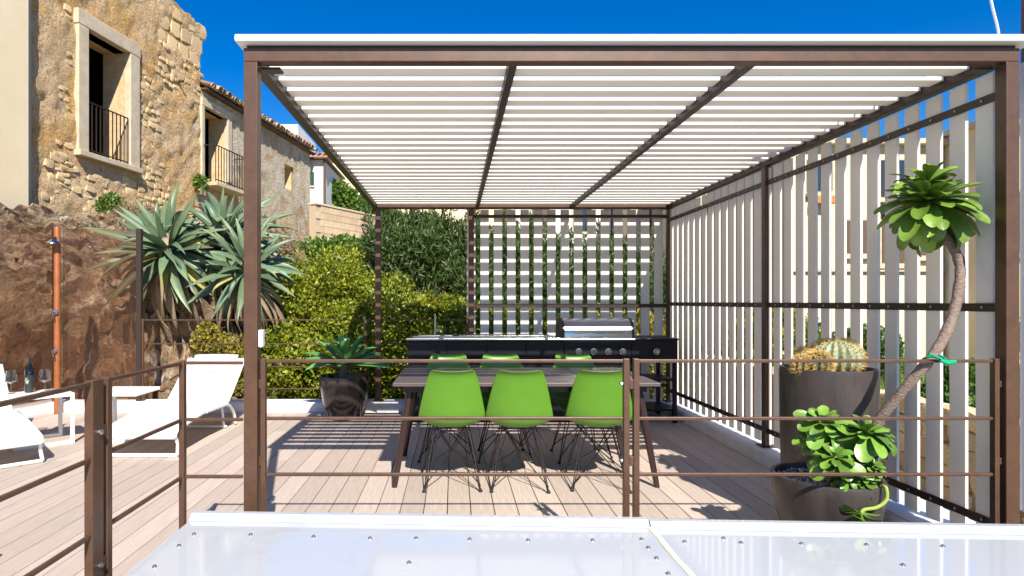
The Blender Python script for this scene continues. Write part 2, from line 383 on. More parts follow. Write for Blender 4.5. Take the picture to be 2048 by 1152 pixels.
# small socket box on the post
sb = tag(MB().box(-0.886, -0.866, 2.795, 2.835, 1.072, 1.152, bev=0.006).build('socket_box', 'box_white'), 'small white weatherproof socket box fixed to the pergola post', 'socket box')

# ================================================================ RAILINGS
def rail_panel(label, a, b, zs, up0, up1, extra=None, top=1.009, zb=0.02):
    """flat-bar railing panel from a to b (2-d points)"""
    a = Vector((a[0], a[1], 0)); b = Vector((b[0], b[1], 0)); L = (b - a).length; ang = math.atan2(b.y - a.y, b.x - a.x)
    t = thing('railing', label, 'railing', a, ang)
    for z in zs: MB().box(0.012, L - 0.012, -0.0075, 0.0075, z - 0.0075, z + 0.0075, bev=0.003).build('rail', 'bronze', t)
    for x, u in ((0.0, up0), (L, up1)):
        if u: MB().box(x - u / 2, x + u / 2, -0.015, 0.015, zb, top + 0.011, bev=0.002).build('upright', 'bronze', t)
    return t
ZS = (1.009, 0.747, 0.492, 0.237)
f1 = rail_panel('brown railing panel before the dining table with end upright bolted to pergola post', (-0.868, 2.822), (0.784, 2.822), ZS, 0.022, 0.026)
f2 = rail_panel('brown railing panel running in front of the succulent pots', (0.829, 2.822), (2.465, 2.822), ZS, 0.026, 0.022)
for z in (0.905, 0.555):
    MB().box(1.652 + 0.0135, 1.697 - 0.0135, -0.013, 0.013, z - 0.022, z + 0.022, bev=0.002).build('bracket', 'bronze', f1)
    ob('bolt', bolt_me, None, f1, (1.635, -0.0, z), (0, R(-90), 0)).scale = (1.3, 1.3, 2.4)
    MB().box(-0.0195, -0.0112, -0.012, 0.012, z - 0.02, z + 0.02, bev=0.002).build('bracket', 'bronze', f1)
    MB().box(1.6475, 1.672, -0.012, 0.012, z - 0.015, z + 0.015, bev=0.002).build('bracket', 'bronze', f2)
rail_panel('short brown railing panel between the pergola post and the corner', (-1.237, 2.822), (-0.951, 2.822), (1.0, 0.742, 0.482, 0.225), 0.024, 0, top=1.0)
r3 = rail_panel('brown railing panel running back from the thick double post to the corner', (-1.237, 2.20), (-1.237, 2.808), (1.0, 0.742, 0.482, 0.225), 0.03, 0, top=1.0)
r4 = rail_panel('brown railing panel in the foreground ending at the thick double post', (-1.237, 0.25), (-1.237, 2.127), (1.0, 0.742, 0.482, 0.225), 0.02, 0.065, top=1.0)
for z in (0.83, 0.37):
    MB().box(1.9105, 1.9335, -0.012, 0.012, z - 0.02, z + 0.02, bev=0.002).build('bracket', 'bronze', r4)
    ob('bolt', bolt_me, None, r4, (1.885, -0.0155, z), (R(90), 0, 0)).scale = (1.6, 1.6, 1.8)
# rear railing behind the kerb
rr = thing('railing', 'long brown railing along the back kerb in front of the hedge', 'railing', (-3.66, 7.30, 0.112))
for z in (0.95, 0.67, 0.40, 0.14):
    MB().box(0, 3.82, -0.006, 0.006, z - 0.007, z + 0.007, bev=0.002).build('rail', 'bronze', rr)
for x in (0.0, 1.3, 2.62, 3.82):
    MB().box(x - 0.012, x + 0.012, -0.03, -0.0065, 0, 0.965, bev=0.002).build('upright', 'bronze', rr)

# ================================================================ WHITE ROOF SHEETS IN THE FOREGROUND
rf = thing('stair_roof', 'glossy white sheet roof over the stairwell with screw heads and a sealed joint', 'roof', (-1.10, 2.58, 0.30))
def sheet(pts, z, th, name, m):
    n = len(pts); mb = MB()
    mb.add([(x, y, z - th) for x, y in pts] + [(x, y, z) for x, y in pts], [tuple(range(n))[::-1], tuple(range(n, 2 * n))] + [(i, (i + 1) % n, n + (i + 1) % n, n + i) for i in range(n)])
    return mb.build(name, m, rf)
EL = lambda x: 2.605 - 0.042 * (x + 1.11) - 2.58      # far edge, local y
jx0, jx1 = 0.795 + 1.10, 0.80 + 1.10
sheet([(-0.01, -3.2), (jx0, -3.2), (jx0, EL(0.795)), (-0.01, EL(-1.11))], 0.060, 0.006, 'sheet', 'roof_sheet')
sheet([(jx1 + 0.002, -3.2), (3.85, -3.2), (3.85, EL(2.75)), (jx1 + 0.002, EL(0.80))], 0.054, 0.006, 'sheet', 'roof_sheet')
for (xa, xb, z) in ((-0.01, jx0, 0.060), (jx1 + 0.002, 3.85, 0.054)):
    ya, yb = EL(xa - 1.1), EL(xb - 1.1)
    mb = MB(); pr = [(0, 0.0), (0.022, 0.026), (0.05, 0.026), (0.056, 0.018), (0.056, -0.10), (0.05, -0.10)]
    vs = [(xa, ya - 0.012 + p, z + 0.001 + q) for p, q in pr] + [(xb, yb - 0.012 + p, z + 0.001 + q) for p, q in pr]; n = len(pr)
    mb.add(vs, [(i, i + 1, n + i + 1, n + i) for i in range(n - 1)] + [tuple(range(n)), tuple(range(n, 2 * n))[::-1]])
    mb.build('edge_lip', 'roof_sheet', rf)
pts = [(jx0 + 0.002 + 0.006 * math.sin(i * 1.7) * 0.4, 0.0 - i * 0.1 + EL(0.8) - 0.01, 0.060) for i in range(26)]
MB().tube(pts, [0.011 + 0.004 * rng.random() for _ in pts], 8, squash=0.4).build('sealant_bead', 'sealant', rf, True)
MB().box(0, 3.84, -3.19, -0.03, -0.25, 0.045).build('core', 'white_paint', rf)
scr = MB(); scr.lathe([(0.0085, 0.0), (0.0085, 0.0025), (0.006, 0.0027), (0.0055, 0.0065), (0.001, 0.0075)], 12); scr_me = scr.mesh('screw', True); scr_me.materials.append(MATS['screw'])
def pix(px, py, z):
    d = (1.28 - z) * 1238 / (py - 603); return ((px - 908) * d / 1238, d)
for (px, py) in ((388, 1069), (501, 1070), (627, 1074), (740, 1077), (832, 1077), (939, 1079), (1056, 1081), (358, 1092), (309, 1134), (818, 1126), (1185, 1081)):
    x, y = pix(px, py, 0.36); ob('screw', scr_me, None, rf, (x + 1.10, y - 2.58, 0.060))
for (px, py) in ((1293, 1079), (1307, 1096), (1324, 1117), (1348, 1148)):
    x, y = pix(px, py, 0.36); ob('screw', scr_me, None, rf, (x + 1.08, y - 2.58, 0.060))
for (px, py) in ((1369, 1084), (1447, 1077), (1482, 1086), (1603, 1088), (1733, 1090), (1886, 1093), (1806, 1131)):
    x, y = pix(px, py, 0.354); ob('screw', scr_me, None, rf, (x + 1.10, y - 2.58, 0.054))

# ================================================================ DINING TABLE
tb = thing('dining_table', 'long dark brown plank dining table on tapered splayed legs', 'table', (0.494, 4.70, 0))
for i in range(7):
    y0 = -0.5 + i * 0.1430
    MB().box(-0.91, 0.91, y0, y0 + 0.140, 0.702, 0.727, bev=0.003).build('plank', 'table_plank', tb)
MB().box(-0.84, 0.84, -0.42, 0.42, 0.655, 0.700, bev=0.003).build('apron', 'table_leg', tb)
for sx in (-1, 1):
    for sy in (-1, 1):
        MB().tube([(sx * 0.905, sy * 0.435, 0.0), (sx * 0.80, sy * 0.36, 0.66)], [0.019, 0.030], 14).build('leg', 'table_leg', tb, True)

# ================================================================ CHAIRS
prof = [(0.245, 0.412), (0.232, 0.428), (0.19, 0.434), (0.10, 0.424), (0.0, 0.412), (-0.09, 0.412), (-0.150, 0.435), (-0.182, 0.485), (-0.200, 0.55), (-0.214, 0.63), (-0.228, 0.71), (-0.238, 0.770), (-0.252, 0.800), (-0.276, 0.818)]
wid = [0.175, 0.20, 0.216, 0.226, 0.232, 0.234, 0.233, 0.229, 0.219, 0.203, 0.184, 0.166, 0.152, 0.132]
curl = [0.005, 0.012, 0.022, 0.035, 0.05, 0.065, 0.075, 0.075, 0.07, 0.06, 0.048, 0.035, 0.025, 0.018]
def shell():
    mb = MB(); NV = 13; vs = []
    for i, (y, z) in enumerate(prof):
        a = Vector((prof[max(i - 1, 0)][0], prof[max(i - 1, 0)][1])); b = Vector((prof[min(i + 1, len(prof) - 1)][0], prof[min(i + 1, len(prof) - 1)][1]))
        t = (b - a).normalized(); nrm = Vector((-t.y, t.x))
        if nrm.y < 0 and i < 6: nrm = -nrm
        if i >= 6 and nrm.x < 0: nrm = -nrm
        for j in range(NV):
            v = -1 + 2 * j / (NV - 1); c = curl[i] * abs(v) ** 2.6
            vs.append((v * wid[i], y + nrm.x * c, z + nrm.y * c))
    n = NV
    mb.add(vs, [(i * n + j, i * n + j + 1, (i + 1) * n + j + 1, (i + 1) * n + j) for i in range(len(prof) - 1) for j in range(n - 1)])
    return mb
ch0 = thing('dining_chair', 'x', 'chair')
s = shell().build('seat_shell', 'green_plastic', ch0, True)
md = s.modifiers.new('thick', 'SOLIDIFY'); md.thickness = 0.007; md.offset = 0
md = s.modifiers.new('sub', 'SUBSURF'); md.levels = 2; md.render_levels = 2
FT = [(-0.19, -0.205), (0.19, -0.205), (0.215, 0.205), (-0.215, 0.205)]
TP = [(-0.115, -0.10), (0.115, -0.10), (0.125, 0.12), (-0.125, 0.12)]
for i in range(4):
    f = Vector((*FT[i], 0.012)); 
    for q in (-1, 1):
        p = Vector((*TP[i], 0.408)); side = Vector((TP[(i + q) % 4][0] - TP[i][0], TP[(i + q) % 4][1] - TP[i][1], 0)).normalized()
        MB().tube([f + side * 0.006, p + side * 0.03], 0.0042, 6).build('rod', 'wire', ch0, True)
    c = Vector((0.0, 0.05 * (-1 if i < 2 else 1), 0.235))
    MB().tube([f + Vector((0, 0, 0.03)), c], 0.0042, 6).build('rod', 'wire', ch0, True)
    o2 = TP[(i + 2) % 4]
    MB().tube([c, Vector((TP[i][0] * 0.9, TP[i][1] * 0.9 * (1 if i < 2 else 1), 0.405))], 0.0042, 6).build('rod', 'wire', ch0, True)
    MB().lathe([(0.013, 0), (0.014, 0.006), (0.010, 0.016), (0.006, 0.022)], 12, Matrix.Translation((*FT[i], 0))).build('foot', 'rubber', ch0, True)
MB().tube([(0, -0.052, 0.235), (0, 0.052, 0.235)], 0.005, 6).build('strut', 'wire', ch0, True)
for y in (-0.1, 0.12): MB().tube([(-0.15, y, 0.408), (0.15, y, 0.408)], 0.0045, 6).build('strut', 'wire', ch0, True)
for x in (-0.12, 0.12): MB().tube([(x, -0.13, 0.405), (x, 0.15, 0.405)], 0.0045, 6).build('strut', 'wire', ch0, True)
spots = [(-0.018, 4.36, 2, 'green shell chair with its back to the railing, at the lounger end of the table'),
         (0.452, 4.345, -3, 'green shell chair with its back to the railing, middle one of its row'),
         (1.012, 4.355, -7, 'green shell chair with its back to the railing, partly behind the joined railing uprights'),
         (-0.055, 5.11, 178, 'green shell chair facing the railing, on the kitchen side below the sink and tap'),
         (0.405, 5.10, 181, 'green shell chair facing the railing, middle one on the kitchen side'),
         (1.035, 5.10, 183, 'green shell chair facing the railing, on the kitchen side in front of the grill knobs')]
for i, (x, y, a, lab) in enumerate(spots):
    c = ch0 if i == 0 else copy_tree(ch0)
    c.location = (x, y, 0); c.rotation_euler = (0, 0, R(a)); c['label'] = lab; c['group'] = 'green shell chairs around the dining table'

# ================================================================ OUTDOOR KITCHEN
kt = thing('outdoor_kitchen', 'black outdoor kitchen counter with sink, stainless grill and open end shelves', 'kitchen', (0, 6.5, 0))
def KB(x0, x1, y0, y1, z0, z1, name, m='black_panel', bev=0.003, parent=None): return B(x0, x1, y0, y1, z0, z1, name, m, parent or kt, bev)
KB(-0.485, 1.865, 0.015, 0.58, 0.09, 0.872, 'cabinet')
KB(-0.46, 1.84, 0.06, 0.56, 0.0, 0.089, 'plinth')
xs = [-0.48, -0.075, 0.335, 0.345, 0.755, 1.16]
for a, b in ((-0.482, -0.078), (-0.074, 0.332), (0.348, 0.752), (0.757, 1.150)):
    KB(a + 0.003, b - 0.003, 0.0, 0.014, 0.70, 0.855, 'drawer_front'); KB(a + 0.003, b - 0.003, 0.0, 0.014, 0.10, 0.695, 'door')
KB(1.160, 1.742, -0.004, 0.014, 0.66, 0.868, 'control_panel'); KB(1.160, 1.449, 0.0, 0.014, 0.10, 0.655, 'door'); KB(1.453, 1.742, 0.0, 0.014, 0.10, 0.655, 'door')
KB(1.748, 1.864, 0.0, 0.014, 0.10, 0.868, 'filler_panel')
KB(-0.499, 1.139, -0.012, 0.585, 0.873, 0.893, 'worktop', 'steel', 0.003)
KB(1.90, 2.357, -0.012, 0.585, 0.873, 0.893, 'worktop', 'black_panel', 0.003)
KB(1.14, 1.899, -0.012, 0.585, 0.873, 0.890, 'worktop', 'steel', 0.003)
# raised steel sink surround and glass-like lid, tap
sk = KB(-0.44, 1.06, 0.06, 0.50, 0.894, 0.912, 'sink_surround', 'steel', 0.004)
KB(-0.38, -0.02, 0.12, 0.44, 0.9125, 0.916, 'sink_lid', 'steel', 0.001, sk); KB(0.05, 1.0, 0.10, 0.46, 0.9125, 0.917, 'drainer', 'steel', 0.001, sk)
tp = MB().tube([(-0.215, 0.50, 0.894), (-0.215, 0.50, 1.14)], 0.011, 10).build('tap', 'steel', kt, True)
MB().tube([(-0.215, 0.50, 0.965), (-0.13, 0.47, 0.965)], 0.009, 8).build('tap_spout', 'steel', tp, True)
MB().tube([(-0.215, 0.50, 0.94), (-0.16, 0.48, 0.945)], 0.012, 8).build('tap_lever', 'steel', tp, True)
# grill hood
hp = [(0.03, 0.89), (0.03, 0.955), (0.045, 1.01), (0.085, 1.06), (0.15, 1.092), (0.28, 1.10), (0.40, 1.085), (0.46, 1.03), (0.48, 0.89)]
mb = MB(); n = len(hp)
mb.add([(1.165, y, z) for y, z in hp] + [(1.88, y, z) for y, z in hp], [(i, n + i, n + i + 1, i + 1) for i in range(n - 1)])
hood = mb.build('grill_hood', 'steel', kt, True)
for x0, x1 in ((1.145, 1.165), (1.88, 1.90)):
    q = MB(); hp2 = [(y + (0.008 if y > 0.2 else -0.008), z + 0.006) for y, z in hp]
    q.add([(x0, y, z) for y, z in hp2] + [(x1, y, z) for y, z in hp2], [(i, n + i, n + i + 1, i + 1) for i in range(n - 1)] + [tuple(range(n)), tuple(range(n, 2 * n))[::-1]])
    q.build('end_cap', 'iron', hood)
MB().tube([(1.28, -0.02, 0.958), (1.79, -0.02, 0.958)], 0.014, 10).build('handle', 'steel', hood, True)
for x in (1.31, 1.76): MB().tube([(x, -0.02, 0.958), (x, 0.034, 0.95)], 0.01, 8).build('handle_bracket', 'steel', hood, True)
kn = MB().lathe([(0.034, 0), (0.034, 0.012), (0.027, 0.014), (0.025, 0.035), (0.02, 0.04)], 24); kn_me = kn.mesh('knob', True); kn_me.materials.append(MATS['steel'])
for x in (1.307, 1.465, 1.617, 1.770): ob('knob', kn_me, None, kt, (x, -0.0045, 0.755), (R(90), 0, 0))
ob('knob', kn_me, None, kt, (2.126, -0.0005, 0.755), (R(90), 0, 0))
KB(1.869, 2.350, 0.0, 0.57, 0.655, 0.872, 'burner_box')
for x in (1.872, 2.305):
    for y in (0.005, 0.53): KB(x, x + 0.04, y, y + 0.04, 0.0, 0.654, 'leg', bev=0.002)
for z in (0.44, 0.12): KB(1.873, 2.344, 0.046, 0.529, z, z + 0.022, 'shelf', bev=0.002)
for z in (0.30, 0.60): KB(1.913, 2.304, 0.535, 0.56, z, z + 0.03, 'crossbar', bev=0.002)
KB(2.09, 2.12, 0.5315, 0.555, 0.02, 0.598, 'upright', bev=0.002)

# ================================================================ LEAF-BUILDING HELPERS
def leaf_mesh(name, L, W, bend, thick=0.02, cup=0.25, prof='agave', m='agave', seg=9, fold=0.0):
    """solid leaf along +Y, rising +Z, bending down with `bend` radians over its length"""
    mb = MB(); ring = []; p = Vector((0, 0, 0)); ang = 0.0
    ts_ = [i / seg for i in range(seg + 1)]
    if prof == 'spoon': ts_ = [math.sin(t * math.pi / 2) ** 1.0 for t in ts_]
    for i in range(seg + 1):
        t = ts_[i]
        if prof == 'agave': wv = (0.55 + 0.45 * math.sin(min(1, t / 0.45) * math.pi / 2)) if t < 0.45 else max(0.02, (1 - ((t - 0.45) / 0.55) ** 1.6))
        elif prof == 'spoon': wv = 0.20 + 0.80 * math.sin(min(1, t / 0.70) * math.pi / 2) ** 1.7 if t < 0.70 else max(0.03, math.sqrt(max(0, 1 - ((t - 0.70) / 0.30) ** 2)))
        else: wv = 0.45 + 0.55 * math.sin(min(1, t / 0.5) * math.pi / 2) if t < 0.5 else max(0.02, 1 - ((t - 0.5) / 0.5) ** 2.2)
        w_ = W / 2 * wv; th = thick * (1 - 0.85 * t)
        d = Vector((0, math.cos(ang), math.sin(ang))); nrm = Vector((0, -math.sin(ang), math.cos(ang)))
        for u, h in ((-1, cup), (-0.5, cup * 0.22), (0, 0), (0.5, cup * 0.22), (1, cup), (0.45, -th / max(w_, 1e-4) * 0.8 + cup * 0.1), (0, -th / max(w_, 1e-4)), (-0.45, -th / max(w_, 1e-4) * 0.8 + cup * 0.1)):
            ring.append(p + Vector((u * w_, 0, 0)) + nrm * (h * w_))
        dt_ = (ts_[min(i + 1, seg)] - t); p = p + d * (L * dt_); ang -= bend * dt_ * (0.4 + 1.2 * t)
    n = 8
    fs = [(i * n + j, i * n + (j + 1) % n, (i + 1) * n + (j + 1) % n, (i + 1) * n + j) for i in range(seg) for j in range(n)]
    fs += [tuple(range(n))[::-1], tuple(seg * n + j for j in range(n))]
    mb.add(ring, fs); me = mb.mesh(name, True); me.materials.append(MATS[m]); return me
def rosette(parent, center, axis_, meshes, n, el0, el1, r0=0.03, seed=1, smin=0.7, smax=1.05, name='leaf', az=None):
    """leaves spiralled about axis_, from upright inner ones (el0) to drooping outer ones (el1)"""
    q = Vector((0, 0, 1)).rotation_difference(Vector(axis_).normalized()); rg = random.Random(seed)
    for i in range(n):
        t = i / max(1, n - 1); a = i * 2.39996 + rg.uniform(-0.2, 0.2)
        if az and not (az[0] < (math.degrees(a) % 360) < az[1]): continue
        el = el0 + (el1 - el0) * t ** 0.85 + rg.uniform(-0.12, 0.12)
        M = q.to_matrix().to_4x4() @ Matrix.Rotation(a, 4, 'Z') @ Matrix.Translation((0, r0 * (0.4 + t), -0.06 * t * r0 * 10)) @ Matrix.Rotation(el, 4, 'X') @ Matrix.Rotation(rg.uniform(-0.35, 0.35), 4, 'Y')
        me = meshes[rg.randrange(len(meshes))]
        o = ob(name, me, None, parent); sc = (smin + (smax - smin) * min(1, t * 1.8)) * rg.uniform(0.88, 1.1)
        o.matrix_local = Matrix.Translation(center) @ M @ Matrix.Scale(sc, 4)

def foliage(name, parent, m, clumps, n, leaf=(0.07, 0.028), seed=1, up=0.25, jitter=0.16, shell_=0.55):
    """n separate leaf blades through lumpy ellipsoid clumps [(cx,cy,cz,rx,ry,rz)]"""
    r = np.random.default_rng(seed); C = np.array(clumps, float)
    wgt = C[:, 3] * C[:, 4] + C[:, 3] * C[:, 5] + C[:, 4] * C[:, 5]; idx = r.choice(len(C), n, p=wgt / wgt.sum())
    d = r.normal(size=(n, 3)); d /= np.linalg.norm(d, axis=1)[:, None]
    d[:, 2] = np.where(d[:, 2] < -0.45, -d[:, 2], d[:, 2])
    lump = 1 + jitter * np.sin(d[:, 0] * 7 + idx) * np.cos(d[:, 2] * 8 + idx * 2.1) + jitter * 0.8 * np.sin(d[:, 1] * 13 + d[:, 2] * 11 + idx)
    rad = (1 - shell_ * r.random(n) ** 2.2) * lump
    c = C[idx, :3] + d * C[idx, 3:] * rad[:, None]
    ax = d * 0.7 + r.normal(size=(n, 3)) * 0.75; ax[:, 2] += up; ax /= np.linalg.norm(ax, axis=1)[:, None]
    sd = np.cross(ax, d + r.normal(size=(n, 3)) * 0.5); sd /= np.linalg.norm(sd, axis=1)[:, None] + 1e-9
    nr = np.cross(sd, ax)
    L = leaf[0] * r.uniform(0.6, 1.25, n)[:, None]; W = leaf[1] * r.uniform(0.7, 1.2, n)[:, None]
    v = np.stack([c, c + ax * L * 0.5 + sd * W + nr * W * 0.35, c + ax * L, c + ax * L * 0.5 - sd * W + nr * W * 0.35], 1).reshape(-1, 3)
    me = bpy.data.meshes.new(name); nv = n * 4
    me.vertices.add(nv); me.vertices.foreach_set('co', v.astype(np.float32).ravel())
    b = np.arange(n) * 4; tri = np.stack([b, b + 1, b + 2, b, b + 2, b + 3], 1).ravel()
    me.loops.add(n * 6); me.loops.foreach_set('vertex_index', tri.astype(np.int32))
    me.polygons.add(n * 2); me.polygons.foreach_set('loop_start', (np.arange(n * 2) * 3).astype(np.int32))
    at = me.attributes.new('tone', 'FLOAT', 'POINT'); at.data.foreach_set('value', np.repeat(r.random(n) ** 1.2, 4).astype(np.float32))
    me.update(); me.validate()
    return ob(name, me, m, parent)
def shrub(label, m, clumps, n, leaf, seed, name='shrub', cat='shrub', group=None, up=0.25, jitter=0.16, stems=9, shell_=0.7, zb=None):
    rq = random.Random(seed * 3 + 1); big = [c for c in clumps]; clumps = list(clumps)
    for c in big:
        for k_ in range(9):
            d = Vector((rq.gauss(0, 1), rq.gauss(0, 1) - 0.5, rq.gauss(0, 1) + 0.35)).normalized(); f = rq.uniform(0.22, 0.42)
            clumps.append((c[0] + d.x * c[3] * 0.86, c[1] + d.y * c[4] * 0.86, c[2] + d.z * c[5] * 0.86, c[3] * f, c[4] * f, c[5] * f))
    cx, cy = np.mean([c[0] for c in clumps]), np.mean([c[1] for c in clumps]); z0 = hgt(cx, cy) if zb is None else zb
    t = thing(name, label, cat, (cx, cy, z0), 0, group)
    cl = [(c[0] - cx, c[1] - cy, c[2] - z0, *c[3:]) for c in clumps]
    foliage('foliage', t, m, cl, n, leaf, seed, up, jitter, shell_)
    rg = random.Random(seed)
    for i in range(stems):
        c = cl[i % len(cl)]; e = Vector((c[0] + rg.uniform(-.5, .5) * c[3], c[1] + rg.uniform(-.5, .5) * c[4], c[2] + 0.55 * c[5])); s0 = Vector((rg.uniform(-.15, .15), rg.uniform(-.15, .15), -0.1))
        MB().tube([s0, s0.lerp(e, 0.5) + Vector((rg.uniform(-.1, .1), rg.uniform(-.1, .1), 0.1)), e], [0.035, 0.022, 0.008], 6).build('stem', 'bark', t, True)
    return t

# ================================================================ POTTED PLANTS
def pot(label, loc, prof, m, inner):
    t = thing('plant_pot', label, 'pot', loc)
    MB().lathe(prof + inner, 64).build('pot_body', m, t, True)
    return t
pot('glossy dark brown tapered pot holding a green rosette plant by the back kerb', (-1.203, 6.80, 0), [(0.16, 0), (0.185, 0.02), (0.235, 0.18), (0.268, 0.34), (0.28, 0.455), (0.277, 0.469)], 'pot_dark', [(0.262, 0.469), (0.25, 0.40)])
ag = thing('potted_agave', 'green rosette plant with broad pointed leaves in the glossy dark pot', 'plant', (-1.203, 6.80, 0.40))
MB().tube([(0, 0, 0), (0.0, 0, 0.10), (0.01, 0, 0.22)], [0.06, 0.055, 0.04], 10).build('stem', 'bark', ag, True)
ms = [leaf_mesh('leaf', 0.46, 0.125, b, 0.012, 0.3, 'fat', 'attenuata') for b in (0.3, 0.7, 1.0)]
rosette(ag, (0.01, 0, 0.20), (0.03, -0.1, 1), ms, 24, 1.45, 0.12, 0.035, 5, 0.75, 1.0)
tag(MB().lathe([(0.25, 0), (0.25, 0.012), (0.0, 0.015)], 40).build('potting_soil', 'soil', None, loc=(-1.203, 6.80, 0.395)), 'dark soil filling the glossy pot by the back kerb', 'soil')

pot('tall rust brown planter holding round cacti', (2.130, 3.53, 0), [(0.19, 0), (0.215, 0.012), (0.235, 0.25), (0.244, 0.6), (0.247, 0.88), (0.243, 0.905)], 'pot_rust', [(0.225, 0.905), (0.215, 0.85)])
tag(MB().lathe([(0.216, 0), (0.216, 0.01), (0.0, 0.02)], 40).build('potting_soil', 'soil', None, loc=(2.130, 3.53, 0.855)), 'soil around the cacti in the tall planter', 'soil')
def cactus(label, loc, r, hgt_, ribs, m, seed, tilt=0.0):
    t = thing('barrel_cactus', label, 'cactus', loc); t.rotation_euler = (0, tilt, 0)
    pr = [(r * math.cos(a) ** 0.75 if a < 1.5 else 0.004, hgt_ * (0.42 + 0.58 * math.sin(a)) if a > 0 else hgt_ * (0.42 + 0.42 * math.sin(a))) for a in np.linspace(-1.2, 1.57, 18)]
    rib = lambda th: 1 - 0.13 * (0.5 - 0.5 * math.cos(th * ribs)) ** 0.8
    MB().lathe(pr, ribs * 8, None, rib).build('cactus_body', m, t, True)
    rg = random.Random(seed); sp = MB()
    for k in range(ribs):
        th = 2 * math.pi * k / ribs
        for (rr_, z) in pr[3:-1]:
            for q in range(9):
                base = Vector((rr_ * math.cos(th), rr_ * math.sin(th), z + rg.uniform(-0.008, 0.008)))
                dr = Vector((math.cos(th + rg.uniform(-1.0, 1.0)), math.sin(th + rg.uniform(-1.0, 1.0)), rg.uniform(-0.7, 1.0))).normalized(); L = rg.uniform(0.018, 0.036)
                s_ = dr.cross(Vector((rg.uniform(-1, 1), rg.uniform(-1, 1), rg.uniform(-1, 1)))).normalized() * 0.0017
                sp.add([base - s_, base + s_, base + dr * L], [(0, 1, 2)])
    stuff(sp.build('spines', 'spine', t)); return t
cactus('large golden barrel cactus with pale green ribs in the tall planter', (2.16, 3.50, 0.865), 0.135, 0.20, 20, 'cactus', 1)
cactus('small dark spiny cactus at the rim of the tall planter', (1.955, 3.46, 0.865), 0.055, 0.11, 13, 'cactus_small', 2)
cactus('small dark spiny cactus between the rim cactus and the golden barrel', (2.015, 3.415, 0.865), 0.06, 0.135, 13, 'cactus_small', 3)
cactus('small golden spined cactus behind the dark ones in the tall planter', (2.03, 3.56, 0.865), 0.06, 0.145, 14, 'cactus', 4)

pot('wide rust brown bowl pot holding leafy succulents and white gravel', (1.866, 3.10, 0), [(0.13, 0), (0.155, 0.012), (0.20, 0.12), (0.235, 0.24), (0.25, 0.36), (0.252, 0.40), (0.249, 0.413)], 'pot_rust', [(0.232, 0.413), (0.225, 0.36)])
tag(MB().lathe([(0.226, 0), (0.226, 0.01), (0.0, 0.02)], 40).build('potting_soil', 'soil', None, loc=(1.866, 3.10, 0.36)), 'soil under the gravel in the bowl pot', 'soil')
gm = MB(); rg = random.Random(4)
for i in range(420):
    a = rg.uniform(0, 6.28); r_ = 0.215 * math.sqrt(rg.random()); s_ = rg.uniform(0.006, 0.012)
    M = Matrix.Translation((r_ * math.cos(a), r_ * math.sin(a), 0.016 + rg.uniform(0, 0.012))) @ Matrix.Rotation(rg.uniform(0, 3), 4, (rg.random(), rg.random(), 1)) @ Matrix.Diagonal((s_ * 1.3, s_, s_ * 0.75, 1))
    gm.add([(1, 0, 0), (-1, 0, 0), (0, 1, 0), (0, -1, 0), (0, 0, 1), (0, 0, -1)], [(0, 2, 4), (2, 1, 4), (1, 3, 4), (3, 0, 4), (2, 0, 5), (1, 2, 5), (3, 1, 5), (0, 3, 5)], M)
gvl = stuff(gm.build('gravel', 'gravel', None, loc=(1.866, 3.10, 0.365))); tag(gvl, 'white gravel in the bowl pot', 'gravel')
# tree aeonium: bent trunk with the big head, and side branches with small heads
ae = thing('tree_aeonium', 'tall bent succulent with a big green leaf rosette tied to the railing', 'plant', (1.96, 3.08, 0.37))
O = Vector((1.96, 3.08, 0.37))
tr = [(1.955, 3.09, 0.36), (1.965, 3.06, 0.47), (2.00, 3.01, 0.60), (2.06, 2.95, 0.76), (2.135, 2.89, 0.91), (2.205, 2.865, 1.015), (2.275, 2.865, 1.13), (2.325, 2.87, 1.26), (2.350, 2.875, 1.38), (2.352, 2.88, 1.46), (2.325, 2.885, 1.535), (2.275, 2.885, 1.60), (2.228, 2.885, 1.70)]
def spline(P, k=4):
    P = [Vector(p) for p in P]; out = []
    for i in range(len(P) - 1):
        a, b, c, d = P[max(i - 1, 0)], P[i], P[i + 1], P[min(i + 2, len(P) - 1)]
        for j in range(k):
            t = j / k; out.append(0.5 * ((2 * b) + (c - a) * t + (2 * a - 5 * b + 4 * c - d) * t * t + (3 * b - a - 3 * c + d) * t ** 3))
    return out + [P[-1]]
tr = [tuple(Vector((p[0], p[1], p[2] - 1.28)) * (1 + 0.04 * min(1, max(0, i - 5) / 4)) + Vector((0, 0, 1.28))) for i, p in enumerate(tr)]
sp = spline([Vector(p) - O for p in tr])
MB().tube(sp, [0.0235 * (1 - 0.1 * i / len(sp)) * (1 + 0.08 * math.sin(i * 2.1) + 0.05 * math.sin(i * 5.3)) for i in range(len(sp))], 14).build('trunk', 'aeonium_stem', ae, True)
big = [leaf_mesh('leaf', L, W, b, 0.012, 0.22, 'spoon', 'aeonium') for L, W, b in ((0.25, 0.078, 0.5), (0.225, 0.082, 1.1), (0.20, 0.07, 0.3), (0.24, 0.088, 0.8))]
rosette(ae, Vector((2.300, 3.0, 1.775)) - O, (-0.12, -0.2, 1), big, 84, 1.2, -1.5, 0.022, 3, 0.6, 1.0)
rosette(ae, Vector((2.286, 2.995, 1.865)) - O, (-0.10, -0.2, 1), big, 20, 1.3, 0.1, 0.012, 8, 0.35, 0.6)
sm = [leaf_mesh('leaf', L, W, b, 0.009, 0.2, 'spoon', 'aeonium') for L, W, b in ((0.11, 0.055, 0.7), (0.095, 0.05, 1.2), (0.08, 0.046, 0.4))]
